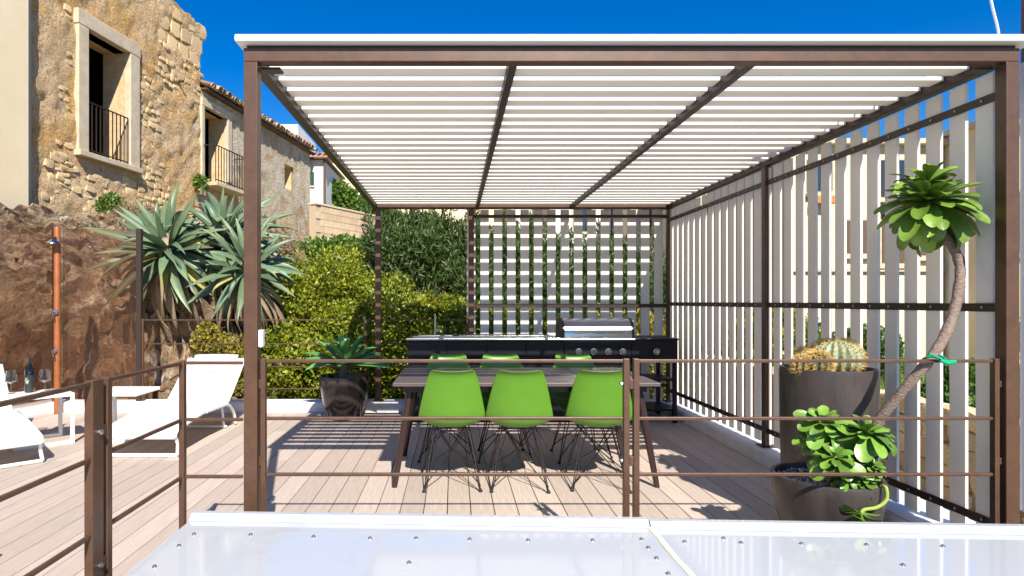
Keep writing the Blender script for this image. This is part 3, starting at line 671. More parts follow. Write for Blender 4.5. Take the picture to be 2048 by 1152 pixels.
heads = [((1.78, 2.99, 0.70), 1.15), ((1.98, 2.97, 0.66), 1.2), ((1.80, 2.93, 0.545), 1.0), ((2.05, 3.0, 0.63), 0.95), ((1.915, 2.91, 0.455), 0.75), ((1.84, 2.90, 0.46), 0.55), ((1.98, 2.93, 0.50), 0.6), ((1.755, 3.0, 0.62), 0.8)]
for i, (p, s_) in enumerate(heads):
    p = Vector(p); a = Vector((1.90 + 0.05 * math.sin(i * 2), 3.06, 0.38))
    MB().tube(spline([a - O, a.lerp(p, 0.55) + Vector((0, 0, -0.03)) - O, p - O], 5), [0.012] * 11, 8).build('branch', 'aeonium_stem', ae, True)
    nb = len(ae.children)
    rosette(ae, p - O, ((p.x - 1.9) * 1.2, -0.45, 1), sm, 38, 1.3, -1.25, 0.014, 20 + i, 0.6 * s_, 1.15 * s_)
# fallen shoot over the pot rim
sh = spline([(1.985, 2.90, 0.41), (1.99, 2.855, 0.425), (1.985, 2.842, 0.37), (1.94, 2.84, 0.335), (1.88, 2.838, 0.325), (1.86, 2.838, 0.30)])
MB().tube([p - O for p in sh], 0.008, 8).build('branch', 'green_stem', ae, True)
rosette(ae, Vector((1.862, 2.836, 0.305)) - O, (-0.3, -0.3, -1), sm, 15, 1.1, -0.1, 0.01, 77, 0.6, 0.85)
tie = thing('plant_tie', 'bright green plastic tie round the succulent trunk and railing', 'tie', (2.205, 2.845, 1.015))
c = [Vector((0.047 * math.cos(a), 0.040 * math.sin(a) - 0.005, 0.012 * math.sin(a * 2) + 0.004)) for a in np.linspace(0, 6.28, 18)]
MB().tube(c, 0.006, 6, False).build('band', 'green_tie', tie, True)
MB().tube([(-0.01, -0.048, 0.0), (0.02, -0.052, -0.012), (0.06, -0.05, -0.006)], [0.009, 0.012, 0.008], 7).build('knot', 'green_tie', tie, True)
MB().tube([(0.0, -0.046, 0.004), (-0.06, -0.05, 0.03)], 0.005, 6).build('tail', 'green_tie', tie, True)

# ================================================================ LOUNGERS, SIDE TABLES
lp = spline([(0, 0.0, 0.165), (0, 0.03, 0.205), (0, 0.12, 0.222), (0, 0.5, 0.262), (0, 0.9, 0.272), (0, 1.14, 0.262), (0, 1.24, 0.30), (0, 1.45, 0.455), (0, 1.70, 0.655)], 4)
lo0 = thing('sun_lounger', 'x', 'lounger')
def sling(name, pts, hw, z, m, th=0.006, p=lo0, sag=0.012):
    mb = MB(); vs = []; NV = 9
    for q in pts:
        for j in range(NV):
            v = -1 + 2 * j / (NV - 1); vs.append((v * hw, q.y, q.z + z - sag * (1 - v * v)))
    mb.add(vs, [(i * NV + j, i * NV + j + 1, (i + 1) * NV + j + 1, (i + 1) * NV + j) for i in range(len(pts) - 1) for j in range(NV - 1)])
    o = mb.build(name, m, p, True); md = o.modifiers.new('t', 'SOLIDIFY'); md.thickness = th; return o
sling('sling', lp, 0.30, 0.008, 'sling')
pil = sling('headrest', [q for q in lp if q.y > 1.50], 0.235, 0.045, 'sling', 0.03, sag=-0.006)
for s_ in (-1, 1):
    MB().tube([(s_ * 0.305, q.y, q.z) for q in lp if q.y < 1.22], 0.015, 8).build('side_tube', 'lounger_frame', lo0, True)
    MB().tube([(s_ * 0.305, q.y, q.z) for q in lp if q.y >= 1.2], 0.013, 8).build('back_tube', 'lounger_frame', lo0, True)
    MB().tube([(s_ * 0.300, 0.02, 0.18), (s_ * 0.305, 0.06, 0.10), (s_ * 0.315, 0.03, 0.016)], 0.014, 8).build('leg', 'lounger_frame', lo0, True)
    MB().tube(spline([(s_ * 0.310, 0.62, 0.265), (s_ * 0.325, 0.95, 0.262), (s_ * 0.328, 1.14, 0.245), (s_ * 0.325, 1.30, 0.14), (s_ * 0.322, 1.37, 0.018)]), 0.016, 8).build('leg', 'lounger_frame', lo0, True)
    MB().tube([(s_ * 0.27, 1.12, 0.25), (s_ * 0.27, 1.18, 0.02)], 0.012, 8).build('brace', 'lounger_frame', lo0, True)
MB().tube([(-0.315, 0.03, 0.016), (0.315, 0.03, 0.016)], 0.015, 8).build('foot_bar', 'lounger_frame', lo0, True)
MB().tube([(-0.30, 0.004, 0.165), (0.30, 0.004, 0.165)], 0.014, 8).build('end_bar', 'lounger_frame', lo0, True)
MB().tube([(-0.30, 1.18, 0.02), (0.30, 1.18, 0.02)], 0.012, 8).build('cross_bar', 'lounger_frame', lo0, True)
lo0.location = (-2.59, 5.06, 0)
lo0['label'] = 'white sling sun lounger with raised back and headrest beside the pergola post'; lo0['group'] = 'white sling loungers'
lo1 = copy_tree(lo0); lo1.rotation_euler = (0, 0, R(45)); lo1.location = (-3.25 - 0.315 * 0.707, 4.90 - 0.315 * 0.707, 0)
lo1['label'] = 'white sling sun lounger with its foot end beside the wine table'
def ctable(label, loc, rz):
    t = thing('side_table', label, 'side table', loc, rz, 'white side tables by the loungers')
    MB().box(-0.225, 0.225, -0.225, 0.225, 0.425, 0.455, bev=0.003).build('top', 'lounger_frame', t)
    for y in (-0.21, 0.21): MB().box(0.195, 0.225, y - 0.015, y + 0.015, 0.031, 0.424, bev=0.003).build('leg', 'lounger_frame', t)
    for y in (-0.21, 0.21): MB().box(-0.225, 0.225, y - 0.015, y + 0.015, 0.0, 0.03, bev=0.003).build('base_bar', 'lounger_frame', t)
    MB().box(-0.225, -0.195, -0.194, 0.194, 0.0, 0.03, bev=0.003).build('base_bar', 'lounger_frame', t)
    return t
T1 = (-3.75, 5.60)
ctable('white side table carrying the wine bottle and glasses', (*T1, 0), R(45))
ctable('white side table standing empty beside the lounger with raised back', (-3.085, 5.80, 0), R(180))
bt = thing('wine_bottle', 'dark wine bottle with black label on the side table', 'bottle', (-3.855, 5.62, 0.455))
MB().lathe([(0.034, 0), (0.038, 0.006), (0.038, 0.19), (0.034, 0.215), (0.017, 0.245), (0.0145, 0.255), (0.0145, 0.30), (0.016, 0.302), (0.016, 0.312), (0.013, 0.315)], 28).build('bottle_glass', 'bottle_glass', bt, True)
MB().lathe([(0.0385, 0.05), (0.0386, 0.16)], 28).build('label', 'bottle_label', bt, True)
for (z, w_, th0) in ((0.125, 0.5, -1.9), (0.105, 0.9, -2.0), (0.09, 0.6, -1.75)):
    mb = MB(); nn = 8
    vs = [(0.0389 * math.cos(th0 + w_ * i / nn), 0.0389 * math.sin(th0 + w_ * i / nn), z + dz + 0.008 * math.sin(i * 1.1)) for i in range(nn + 1) for dz in (-0.004, 0.005)]
    mb.add(vs, [(2 * i, 2 * i + 2, 2 * i + 3, 2 * i + 1) for i in range(nn)]); mb.build('label_print', 'bottle_print', bt)
for (x, y, lab) in ((-3.975, 5.555, 'empty wine glass beside the bottle, away from the shower pole'), (-3.735, 5.65, 'empty wine glass between the bottle and the shower pole')):
    gl = thing('wine_glass', lab, 'glass', (x, y, 0.455), 0, 'wine glasses on the side table')
    MB().lathe([(0.036, 0), (0.036, 0.002), (0.006, 0.006), (0.004, 0.012), (0.004, 0.085), (0.012, 0.092), (0.050, 0.105), (0.0515, 0.112), (0.036, 0.205), (0.0348, 0.205), (0.0500, 0.113), (0.046, 0.108), (0.003, 0.098)], 32).build('bowl', 'wine_glassware', gl, True)
bn = thing('low_bench', 'corner of a low white framed bench at the edge of the deck', 'bench', (-2.62, 2.83, 0), R(-12))
MB().box(-0.35, 0.35, -0.2, 0.2, 0.14, 0.17, bev=0.004).build('seat', 'lounger_frame', bn)
for sx in (-1, 1):
    for sy in (-1, 1): MB().box(sx * 0.335 - 0.015, sx * 0.335 + 0.015, sy * 0.185 - 0.015, sy * 0.185 + 0.015, 0, 0.139, bev=0.003).build('leg', 'lounger_frame', bn)
MB().box(-0.31, 0.31, -0.19, -0.17, 0.03, 0.135).build('side_panel', 'deck', bn)

# ================================================================ SHOWER AND GLASS SCREENS
sw = thing('shower_column', 'orange copper outdoor shower column with chrome head and taps', 'shower', (-4.52, 7.05, 0))
MB().tube([(0, 0, 0), (0, 0, 2.11), (0, -0.002, 2.13)], [0.034, 0.034, 0.028], 20).build('pipe', 'copper', sw, True)
MB().lathe([(0.03, 0.05), (0.045, 0.035), (0.075, 0.012), (0.078, 0), (0.07, -0.004)], 24, Matrix.Translation((0, -0.075, 1.93))).build('shower_head', 'steel', sw, True)
MB().tube([(0, -0.03, 2.0), (0, -0.075, 1.975)], 0.018, 8).build('arm', 'iron', sw, True)
for z, r_ in ((1.16, 0.036), (0.72, 0.028)):
    v = MB().lathe([(r_, 0), (r_, 0.01), (r_ * 0.5, 0.014), (r_ * 0.45, 0.045)], 20, Matrix.Translation((0, -0.042, z)) @ Matrix.Rotation(R(90), 4, 'X')).build('tap', 'steel', sw, True)
    MB().tube([(0, -0.08, z), (0.012, -0.085, z - 0.07)], 0.008, 8).build('lever', 'steel', v, True)
def screen(label, a, b, z0, z1, side):
    a = Vector((*a, 0)); b = Vector((*b, 0)); L = (b - a).length
    t = thing('glass_screen', label, 'screen', (a.x, a.y, 0.112), math.atan2(b.y - a.y, b.x - a.x))
    MB().box(0.03, L - 0.0, -0.005, 0.005, z0, z1 - 0.112).build('pane', 'bronze_glass', t)
    MB().box(-0.03, 0.028, -0.03, 0.03, 0, z1 - 0.112, bev=0.003).build('post', 'bronze_dark', t)
    return t
screen('bronze tinted glass screen between the shower and the big agave', (-3.70, 7.28), (-4.60, 7.28), 0.03, 2.135, 1)
screen('bronze tinted glass screen standing at an angle behind the wine table', (-4.66, 7.25), (-5.08, 5.75), 0.03, 2.135, 1)

# ================================================================ ROCK FACE
def rock_pt(u, v):
    """u: x position, v: 0 bottom .. 1 top"""
    x = u; base = 7.75 - max(0, -5.05 - x) * 3.4 + 0.12 * math.sin(x * 2.3)
    top = 10.9 - max(0, -6.0 - x) * 2.6
    prof_ = [(0, -0.6), (0.10, 0.45), (0.16, 1.2), (0.26, 1.75), (0.42, 2.05), (0.62, 2.25), (0.8, 2.5), (1.0, 2.75)]
    for (a, za), (b, zb) in zip(prof_, prof_[1:]):
        if v <= b: break
    t = (v - a) / (b - a); z = za + (zb - za) * t
    fade = smooth(-1.6, -3.2, x)
    z = z * (0.25 + 0.75 * fade) - 0.5 * (1 - fade)
    y = base + (top - base) * v ** 0.9
    P = Vector((x * 1.1, y * 1.1, z * 1.3))
    n1 = noise.fractal(P * 0.9, 1.0, 2.1, 5); n2 = noise.fractal(P * 3.3 + Vector((9, 3, 1)), 0.9, 2.1, 5)
    n3 = noise.fractal(P * 9.0, 0.9, 2.1, 4); rdg = abs(noise.noise(P * 2.1)) ; k_ = 0.26 * n1 + 0.20 * n2 + 0.13 * n3 - 0.8 * max(0, 0.12 - rdg)
    return (x + 0.3 * k_, y - 0.9 * k_, z + 0.5 * k_)
us = np.arange(-8.5, -1.5, 0.04); vs_ = np.linspace(0, 1, 110)
rk = MB(); nu = len(us)
rk.add([rock_pt(u, v) for v in vs_ for u in us], [(j * nu + i, j * nu + i + 1, (j + 1) * nu + i + 1, (j + 1) * nu + i) for j in range(len(vs_) - 1) for i in range(nu - 1)])
struct(rk.build('rock_face', 'rock', None, True))

# ================================================================ BIG AGAVES ON THE ROCK
al = [leaf_mesh('leaf', L, W, b, 0.03, 0.42, 'agave', 'agave') for L, W, b in ((1.0, 0.135, 0.3), (1.1, 0.13, 0.9), (0.95, 0.125, 1.5), (0.85, 0.13, 0.1), (0.9, 0.12, 2.0))]
ay = [leaf_mesh('leaf', 0.8, 0.13, 1.4, 0.02, 0.5, 'agave', 'agave_yellow'), leaf_mesh('leaf', 0.7, 0.12, 0.9, 0.02, 0.4, 'agave', 'agave_yellow')]
ad = [leaf_mesh('leaf', L, W, b, 0.012, 0.7, 'agave', 'agave_dry') for L, W, b in ((0.8, 0.08, 1.3), (0.65, 0.06, 0.9), (0.9, 0.07, 1.6))]
for (lab, p, ax_, n1, sc, sd) in (('large blue green agave clump spilling down the rock beside the glass screen', (-3.70, 7.98, 1.97), (0.0, -0.8, 0.6), 62, 0.92, 11),
                                  ('blue green agave clump higher up the rock below the balcony door', (-3.12, 8.42, 2.15), (0.1, -0.7, 0.7), 54, 0.92, 12),
                                  ('blue green agave clump low on the slope partly behind the pergola post', (-2.68, 8.05, 1.72), (0.2, -0.75, 0.6), 46, 0.78, 13)):
    a_ = thing('agave', lab, 'agave', p, 0, 'agaves on the rock')
    MB().lathe([(0.14, -0.5), (0.13, -0.1), (0.10, 0.1), (0.03, 0.2)], 12).build('stem', 'agave_dry', a_, True)
    rosette(a_, (0, 0, 0), ax_, al, n1, 1.35, -0.35, 0.07, sd, 0.72 * sc, 1.0 * sc)
    rosette(a_, (0, -0.02, -0.08), ax_, ay, 11, 0.8, -0.6, 0.08, sd + 30, 0.8 * sc, 1.0 * sc)
    rosette(a_, (0, -0.05, -0.2), (0, -0.5, 0.9), ad, 34, -0.3, -1.35, 0.10, sd + 60, 0.8, 1.1, 'dry_leaf')

# ================================================================ SHRUBS
G1 = 'yellow green hedge shrubs behind the back railing'
LIME = (0.072, 0.017)
shrub('low yellow green shrub at the foot of the slope by the lounger', 'leaf_lime', [(-2.55, 8.25, 0.1, .50, .45, .75), (-2.15, 8.3, 0.3, .5, .4, .6)], 9000, LIME, 101, group=G1)
shrub('tall yellow green shrub in front of the stained wall', 'leaf_lime', [(-1.85, 9.1, 1.05, .85, .8, 0.95), (-2.1, 8.75, 0.3, .75, .6, .9), (-1.5, 8.6, 0.35, .6, .55, .85)], 26000, LIME, 102, group=G1)
shrub('yellow green shrub behind the glossy dark pot', 'leaf_lime', [(-1.0, 9.0, 0.75, .75, .7, 0.85), (-1.05, 8.5, 0.1, .7, .5, .75), (-0.5, 8.7, .3, .6, .55, .75)], 24000, LIME, 103, group=G1)
shrub('yellow green shrub behind the sink end of the kitchen', 'leaf_lime', [(-0.1, 8.9, 0.35, .7, .7, 0.85), (0.1, 8.5, 0.0, .7, .5, .75)], 17000, LIME, 104, group=G1)
shrub('yellow green shrub showing through the middle of the back slats', 'leaf_lime', [(0.85, 8.9, 0.3, .75, .7, 0.85), (0.8, 8.5, 0.0, .7, .5, .7)], 14000, LIME, 105, group=G1)
shrub('yellow green shrub showing through the back slats above the grill', 'leaf_lime', [(1.75, 8.9, 0.25, .75, .7, 0.8), (1.8, 8.5, 0.0, .7, .5, .65)], 13000, LIME, 106, group=G1)
shrub('yellowing shrub showing through the back slats beside the corner post', 'leaf_ivy', [(2.6, 9.0, 0.2, .7, .6, 0.9), (3.2, 9.4, 0.2, .6, .6, 0.8)], 11000, LIME, 107, group=G1)
G2 = 'dark green oleanders behind the hedge'
OLE = (0.12, 0.014)
for i, (lab, cl, n) in enumerate((('dark green oleander above the hedge by the pergola back post', [(-0.95, 10.4, 1.75, .6, .6, 0.85), (-0.4, 10.5, 1.7, .55, .55, 0.9)], 17000),
                                  ('dark green oleander beside the first post of the back screen', [(0.15, 10.5, 1.6, .55, .55, 0.95), (0.45, 10.3, 1.2, .5, .5, .9)], 15000),
                                  ('dark green oleander behind the middle of the back screen', [(1.1, 10.6, 1.5, .65, .6, 0.95), (1.4, 10.4, 1.0, .6, .5, .8)], 14000),
                                  ('dark green oleander behind the grill end of the back screen', [(2.0, 10.7, 1.45, .7, .6, 0.9), (2.75, 10.8, 1.3, .75, .5, .85), (3.6, 11.0, 1.2, .7, .5, .8)], 19000))):
    t = shrub(lab, 'leaf_dark', cl, n, OLE, 120 + i, 'oleander', 'shrub', G2, up=0.8, jitter=0.2)
    rg = random.Random(200 + i); c0 = t.location
    for k_ in range(7):      # upright shoots
        c = cl[k_ % len(cl)]; bx, by = c[0] + rg.uniform(-.5, .5), c[1] + rg.uniform(-.4, .3); zt = c[2] + c[5] * 0.75
        shh = MB(); L = rg.uniform(0.3, 0.65); ln = Vector((rg.uniform(-.12, .12), rg.uniform(-.1, .1), 1)).normalized()
        b0 = Vector((bx, by, zt)) - c0; shh.tube([b0, b0 + ln * L], [0.008, 0.003], 5)
        shh.build('shoot', 'bark', t)
        foliage('shoot_leaves', t, 'leaf_dark', [(*(b0 + ln * L * f), .07, .07, .10) for f in (0.3, 0.55, 0.8, 1.0)], 130, (0.10, 0.012), 300 + i * 10 + k_, 0.9, 0.1, 0.9)
shrub('green leafy shrub growing on top of the block terrace wall', 'leaf_mid', [(-4.45, 23.6, 5.05, .7, .6, .75), (-3.7, 23.8, 4.75, .8, .6, .5), (-2.9, 24.2, 4.5, .8, .5, .4)], 9000, (0.16, 0.05), 140)
shrub('mid green shrub under the white house', 'leaf_mid', [(-2.75, 12.2, 2.0, .7, .6, .45), (-2.1, 12.0, 1.95, .7, .6, .5), (-1.4, 12.2, 1.95, .7, .6, .5)], 15000, (0.09, 0.03), 141)
shrub('dry brown bramble at the foot of the stained wall', 'leaf_dry', [(-3.75, 11.6, 2.25, .65, .4, .45), (-3.3, 11.0, 2.0, .6, .4, .5), (-2.9, 10.3, 1.6, .45, .4, .6)], 12000, (0.06, 0.012), 142, jitter=0.3)
shrub('yellowing ivy hanging on the rock behind the raised lounger', 'leaf_ivy', [(-3.1, 7.85, 0.65, .22, .12, .3), (-2.75, 7.85, 0.45, .28, .15, .35), (-2.95, 7.8, 0.2, .3, .15, .3)], 5500, (0.045, 0.02), 143, 'ivy', 'ivy')
shrub('small green weed tuft at the bottom of the ruined wall', 'leaf_mid', [(-6.05, 10.9, 2.95, .22, .15, .2)], 700, (0.07, 0.02), 144, 'weed', 'weed', stems=2, zb=2.8)
shrub('dry brown tuft on the rock ledge above the agave', 'leaf_dry', [(-5.2, 10.3, 2.6, .4, .25, .3), (-4.7, 10.0, 2.5, .3, .2, .25)], 3500, (0.07, 0.008), 145, 'weed', 'weed', up=0.7, zb=2.35)
shrub('green weed sprouting by the balcony door', 'leaf_mid', [(-5.95, 14.55, 4.02, .14, .12, .2)], 400, (0.08, 0.03), 146, 'weed', 'weed', stems=2, zb=3.85)

# ================================================================ HOUSES ON THE LEFT
FD = Vector((0.168, 0.986, 0)).normalized(); FN = Vector((0.986, -0.168, 0)).normalized(); F0 = Vector((-6.73, 11.0, 0))
def facade(name, m, parent, t0, t1, z0, z1, holes, step=0.07, amp=0.03, jag=0.0, off=0.0, seed=0):
    ts = sorted(set([round(v, 4) for v in np.linspace(t0, t1, int((t1 - t0) / step) + 1)] + [h[i] for h in holes for i in (0, 1)]))
    zs = sorted(set([round(v, 4) for v in np.linspace(z0, z1, int((z1 - z0) / step) + 1)] + [h[i] for h in holes for i in (2, 3)]))
    mb = MB(); nt_ = len(ts); vs = []
    for z in zs:
        for t in ts:
            P = Vector((t, z, seed)); dm = amp * (noise.fractal(P * 1.3, 0.9, 2.0, 4) + 0.5 * noise.fractal(P * 5.1, 0.9, 2.0, 4))
            edge = min([max(h[0] - t, t - h[1], h[2] - z, z - h[3]) for h in holes] + [9])
            dm *= smooth(0.0, 0.12, abs(edge)) if abs(edge) < 0.12 else 1
            zz = z + (jag * noise.noise(Vector((t * 3, 1.3, seed))) if z >= z1 - 1e-6 else 0)
            p = F0 + FD * t + FN * (dm + off); vs.append((p.x, p.y, zz))
    fs = []
    for j in range(len(zs) - 1):
        for i in range(nt_ - 1):
            tc, zc = (ts[i] + ts[i + 1]) / 2, (zs[j] + zs[j + 1]) / 2
            if any(h[0] < tc < h[1] and h[2] < zc < h[3] for h in holes): continue
            fs.append((j * nt_ + i, j * nt_ + i + 1, (j + 1) * nt_ + i + 1, (j + 1) * nt_ + i))
    mb.add([tuple(Vector(v) - parent.location) for v in vs], fs); return mb.build(name, m, parent, True)
MF = Matrix(((FD.x, -FN.x, 0, 0), (FD.y, -FN.y, 0, 0), (0, 0, 1, 0), (0, 0, 0, 1)))   # local (t, depth inward, z)
def fbox(parent, t0, t1, d0, d1, z0, z1, name, m, bev=0.0):
    return MB().box(t0, t1, d0, d1, z0, z1, M=Matrix.Translation(F0 - parent.location) @ MF, bev=bev).build(name, m, parent)
def shellbox(parent, t0, t1, dep, z0, z1, m):
    """side, back and top walls behind a facade, open to the front"""
    fbox(parent, t0 + 0.02, t1 - 0.02, dep, dep + 0.3, z0, z1 - 0.2, 'rear_wall', m)
    fbox(parent, t0 + 0.02, t0 + 0.30, 0.06, dep - 0.002, z0, z1 - 0.2, 'side_wall', m); fbox(parent, t1 - 0.30, t1 - 0.02, 0.06, dep - 0.002, z0, z1 - 0.2, 'side_wall', m)
def jambs(parent, h, dep, m):
    a, b, c, d = h
    fbox(parent, a - 0.25, a - 0.001, 0.06, dep, c - 0.1, d + 0.25, 'jamb', m); fbox(parent, b + 0.001, b + 0.25, 0.06, dep, c - 0.1, d + 0.25, 'jamb', m)
    fbox(parent, a, b, 0.06, dep, d + 0.001, d + 0.24, 'lintel', m); fbox(parent, a, b, 0.06, dep, c - 0.2, c - 0.001, 'threshold', m)
def balustrade(parent, t0, t1, out, z0, z1, nb):
    fbox(parent, t0, t1, -out - 0.012, -out + 0.012, z1 - 0.02, z1, 'handrail', 'iron'); fbox(parent, t0, t1, -out - 0.01, -out + 0.01, z0 + 0.05, z0 + 0.07, 'bottom_rail', 'iron')
    for i in range(nb):
        t = t0 + (t1 - t0) * i / (nb - 1); fbox(parent, t - 0.008, t + 0.008, -out - 0.008, -out + 0.008, z0, z1 - 0.021, 'baluster', 'iron')
ru = thing('ruined_house', 'ruined ochre stone house with crumbling render and tall framed balcony opening', 'house', F0 + FD * 1.4 + Vector((0, 0, 2.4)))
H1 = (0.25, 1.35, 3.99, 6.23)
facade('wall', 'ruin_wall', ru, -1.14, 3.87, 2.2, 7.95, [H1], 0.06, 0.045, 0.12)
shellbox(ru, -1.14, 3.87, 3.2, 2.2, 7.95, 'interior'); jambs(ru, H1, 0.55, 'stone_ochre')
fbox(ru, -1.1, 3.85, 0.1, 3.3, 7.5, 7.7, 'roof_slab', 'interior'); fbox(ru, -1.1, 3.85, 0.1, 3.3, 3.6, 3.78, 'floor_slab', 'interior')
fbox(ru, 3.62, 3.865, 0.04, 3.4, 6.0, 7.93, 'gable', 'ruin_wall')
for a in ((-0.0, 0.248, -0.07, 0.3, 3.98, 6.23), (1.352, 1.63, -0.07, 0.3, 3.98, 6.23)): fbox(ru, *a, 'stone_jamb', 'stone_frame', 0.012)
fbox(ru, -0.02, 1.65, -0.075, 0.3, 6.231, 6.50, 'stone_lintel', 'stone_frame', 0.012)
fbox(ru, -0.03, 1.66, -0.13, 0.3, 3.88, 3.979, 'sill', 'stone_frame', 0.01)
balustrade(ru, 0.27, 1.33, 0.02, 3.985, 4.93, 11)
# exposed stones, each its own piece
st_me = []
for k_ in range(6):
    bm = bmesh.new(); bmesh.ops.create_cube(bm, size=1); bmesh.ops.subdivide_edges(bm, edges=bm.edges[:], cuts=1, use_grid_fill=True)
    rg = random.Random(k_)
    for v in bm.verts:
        v.co = v.co.lerp(v.co.normalized() * 0.58, 0.5) * 0.98 + Vector((rg.uniform(-.07, .07), rg.uniform(-.07, .07), rg.uniform(-.07, .07)))
    me = bpy.data.meshes.new('stone'); bm.to_mesh(me); bm.free(); me.materials.append(MATS['stone_ochre']); me.polygons.foreach_set('use_smooth', [True] * len(me.polygons)); me.set_sharp_from_angle(angle=R(35)); st_me.append(me)
rg = random.Random(5); ns = 0
def stone(par, t, z, sx, sz, out):
    o = ob('stone', st_me[rg.randrange(6)], None, par)
    o.matrix_local = Matrix.Translation(F0 - par.location) @ MF @ Matrix.Translation((t, 0.078 - out, z)) @ Matrix.Rotation(rg.uniform(-.12, .12), 4, 'Y') @ Matrix.Diagonal((sx, 0.16, sz, 1))
z = 7.78
while z > 6.75:           # squared blocks at the top
    t = 2.15 + rg.uniform(0, .2)
    while t < 3.75:
        L = rg.uniform(0.34, 0.5); stone(ru, t + L / 2, z, L * 0.94, 0.34, 0.01); t += L + 0.03
    z -= 0.385
z = 6.85
while z > 3.0:
    t = 1.66
    while t < 3.8:
        L = rg.uniform(0.10, 0.26)
        band = (z > 6.0 and t > 1.6) or (t < 2.3 and z > 3.4) or z < 3.75
        if band and rg.random() < 0.85: stone(ru, t + L / 2, z + rg.uniform(-.03, .03), L * 0.95, rg.uniform(0.08, 0.16), rg.uniform(0.0, 0.03))
        t += L + 0.02
    z -= 0.155
z = 6.9
while z > 3.2:            # along the outer jamb and below the sill
    for t in (-0.34, -0.18):
        if rg.random() < 0.6: stone(ru, t + rg.uniform(-.05, .05), z, rg.uniform(.1, .2), rg.uniform(.07, .14), rg.uniform(-.01, .02))
    z -= 0.16
for i in range(70): stone(ru, rg.uniform(-1.0, 1.7), rg.uniform(2.9, 3.8), rg.uniform(.1, .3), rg.uniform(.07, .18), rg.uniform(-.01, .03))
br = MB().box(2.98, 3.02, -0.14, 0.02, 6.22, 6.26, M=Matrix.Translation(F0 - ru.location) @ MF); br.build('bracket', 'iron', ru)

wg = thing('tiled_wing', 'lower weathered wing with stained render, tiled eave and balcony door', 'house', F0 + FD * 7.2 + Vector((0, 0, 2.4)))
H2 = (4.0, 5.06, 4.18, 6.0); H3 = (8.49, 9.10, 4.84, 5.60)
facade('wall', 'wing_wall', wg, 3.875, 10.5, 2.2, 6.36, [H2, H3], 0.07, 0.02, seed=4)
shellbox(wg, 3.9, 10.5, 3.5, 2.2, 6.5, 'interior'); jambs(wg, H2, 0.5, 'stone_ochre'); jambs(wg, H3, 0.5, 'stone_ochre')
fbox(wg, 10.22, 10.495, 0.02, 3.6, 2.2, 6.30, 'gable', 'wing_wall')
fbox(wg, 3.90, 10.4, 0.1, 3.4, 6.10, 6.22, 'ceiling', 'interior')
fbox(wg, 3.88, 3.998, -0.05, 0.2, 4.15, 6.0, 'stone_jamb', 'stone_frame', 0.01); fbox(wg, 5.062, 5.26, -0.05, 0.2, 4.15, 6.0, 'stone_jamb', 'stone_frame', 0.01)
fbox(wg, 3.88, 5.28, -0.055, 0.2, 6.001, 6.20, 'stone_lintel', 'stone_frame', 0.01); fbox(wg, 3.9, 5.5, -0.42, 0.1, 4.06, 4.148, 'balcony_slab', 'stone_frame', 0.01)
balustrade(wg, 3.95, 5.45, 0.36, 4.15, 5.05, 13)
for t in (3.95, 5.45): fbox(wg, t - 0.008, t + 0.008, -0.34, -0.005, 5.03, 5.05, 'handrail', 'iron')
rfm = fbox(wg, 3.88, 10.6, -0.16, 3.8, 6.365, 6.40, 'roof_board', 'shutter_brown')
tile_me = MB(); n = 8
for (r0, z_) in ((0.10, 0),):
    vs = []; 
    for y, r_ in ((0, 0.105), (0.45, 0.085)):
        for rr_ in (r_, r_ - 0.016):
            for j in range(n + 1):
                a = math.pi * j / n; vs.append((rr_ * math.cos(a), y, rr_ * math.sin(a)))
    q = n + 1; fs = []
    for j in range(n): fs += [(j, j + 1, 2 * q + j + 1, 2 * q + j), (q + j, 3 * q + j, 3 * q + j + 1, q + j + 1), (j, q + j, q + j + 1, j + 1), (2 * q + j, 2 * q + j + 1, 3 * q + j + 1, 3 * q + j)]
    tile_me.add(vs, fs)
tm = tile_me.mesh('roof_tile', True); tm.materials.append(MATS['tile'])
rg = random.Random(9)
for r_ in range(3):
    for i in range(31):
        t = 3.98 + i * 0.212
        for up_ in (0, 1):
            o = ob('roof_tile', tm, None, wg)
            o.matrix_local = Matrix.Translation(F0 - wg.location) @ MF @ Matrix.Translation((t + (0.106 if up_ else 0) + rg.uniform(-.015, .015), -0.26 + r_ * 0.38 + rg.uniform(-.03, .03), (6.46 if up_ else 6.52) + r_ * 0.11 - (0 if up_ else 0.0))) @ Matrix.Rotation(R(16), 4, 'X') @ (Matrix.Rotation(math.pi, 4, 'Y') if not up_ else Matrix.Identity(4))
rs = MB(); rs.add([(3.9, 0.7, 6.62), (10.6, 0.7, 6.62), (10.6, 4.0, 7.45), (3.9, 4.0, 7.45), (3.9, 0.7, 6.5), (10.6, 0.7, 6.5), (10.6, 4.0, 7.3), (3.9, 4.0, 7.3)], [(0, 1, 2, 3), (7, 6, 5, 4), (0, 4, 5, 1), (1, 5, 6, 2), (3, 2, 6, 7), (0, 3, 7, 4)], Matrix.Translation(F0 - wg.location) @ MF)
rs.build('roof_slope', 'tile', wg)

cb = thing('cream_house', 'smooth cream plastered house next to the ruined house', 'house', F0 + FD * -3.5 + Vector((0, 0, 2)))
fbox(cb, -8, -1.15, -0.16, 5, 2.0, 9.5, 'wall', 'plaster_cream'); fbox(cb, -1.149, -1.02, -0.10, 0.02, 2.6, 8.2, 'quoin_strip', 'mortar', 0.02)
fbox(cb, -3.4, -2.4, -0.2, -0.165, 4.2, 6.3, 'door', 'shutter_brown', 0.01)

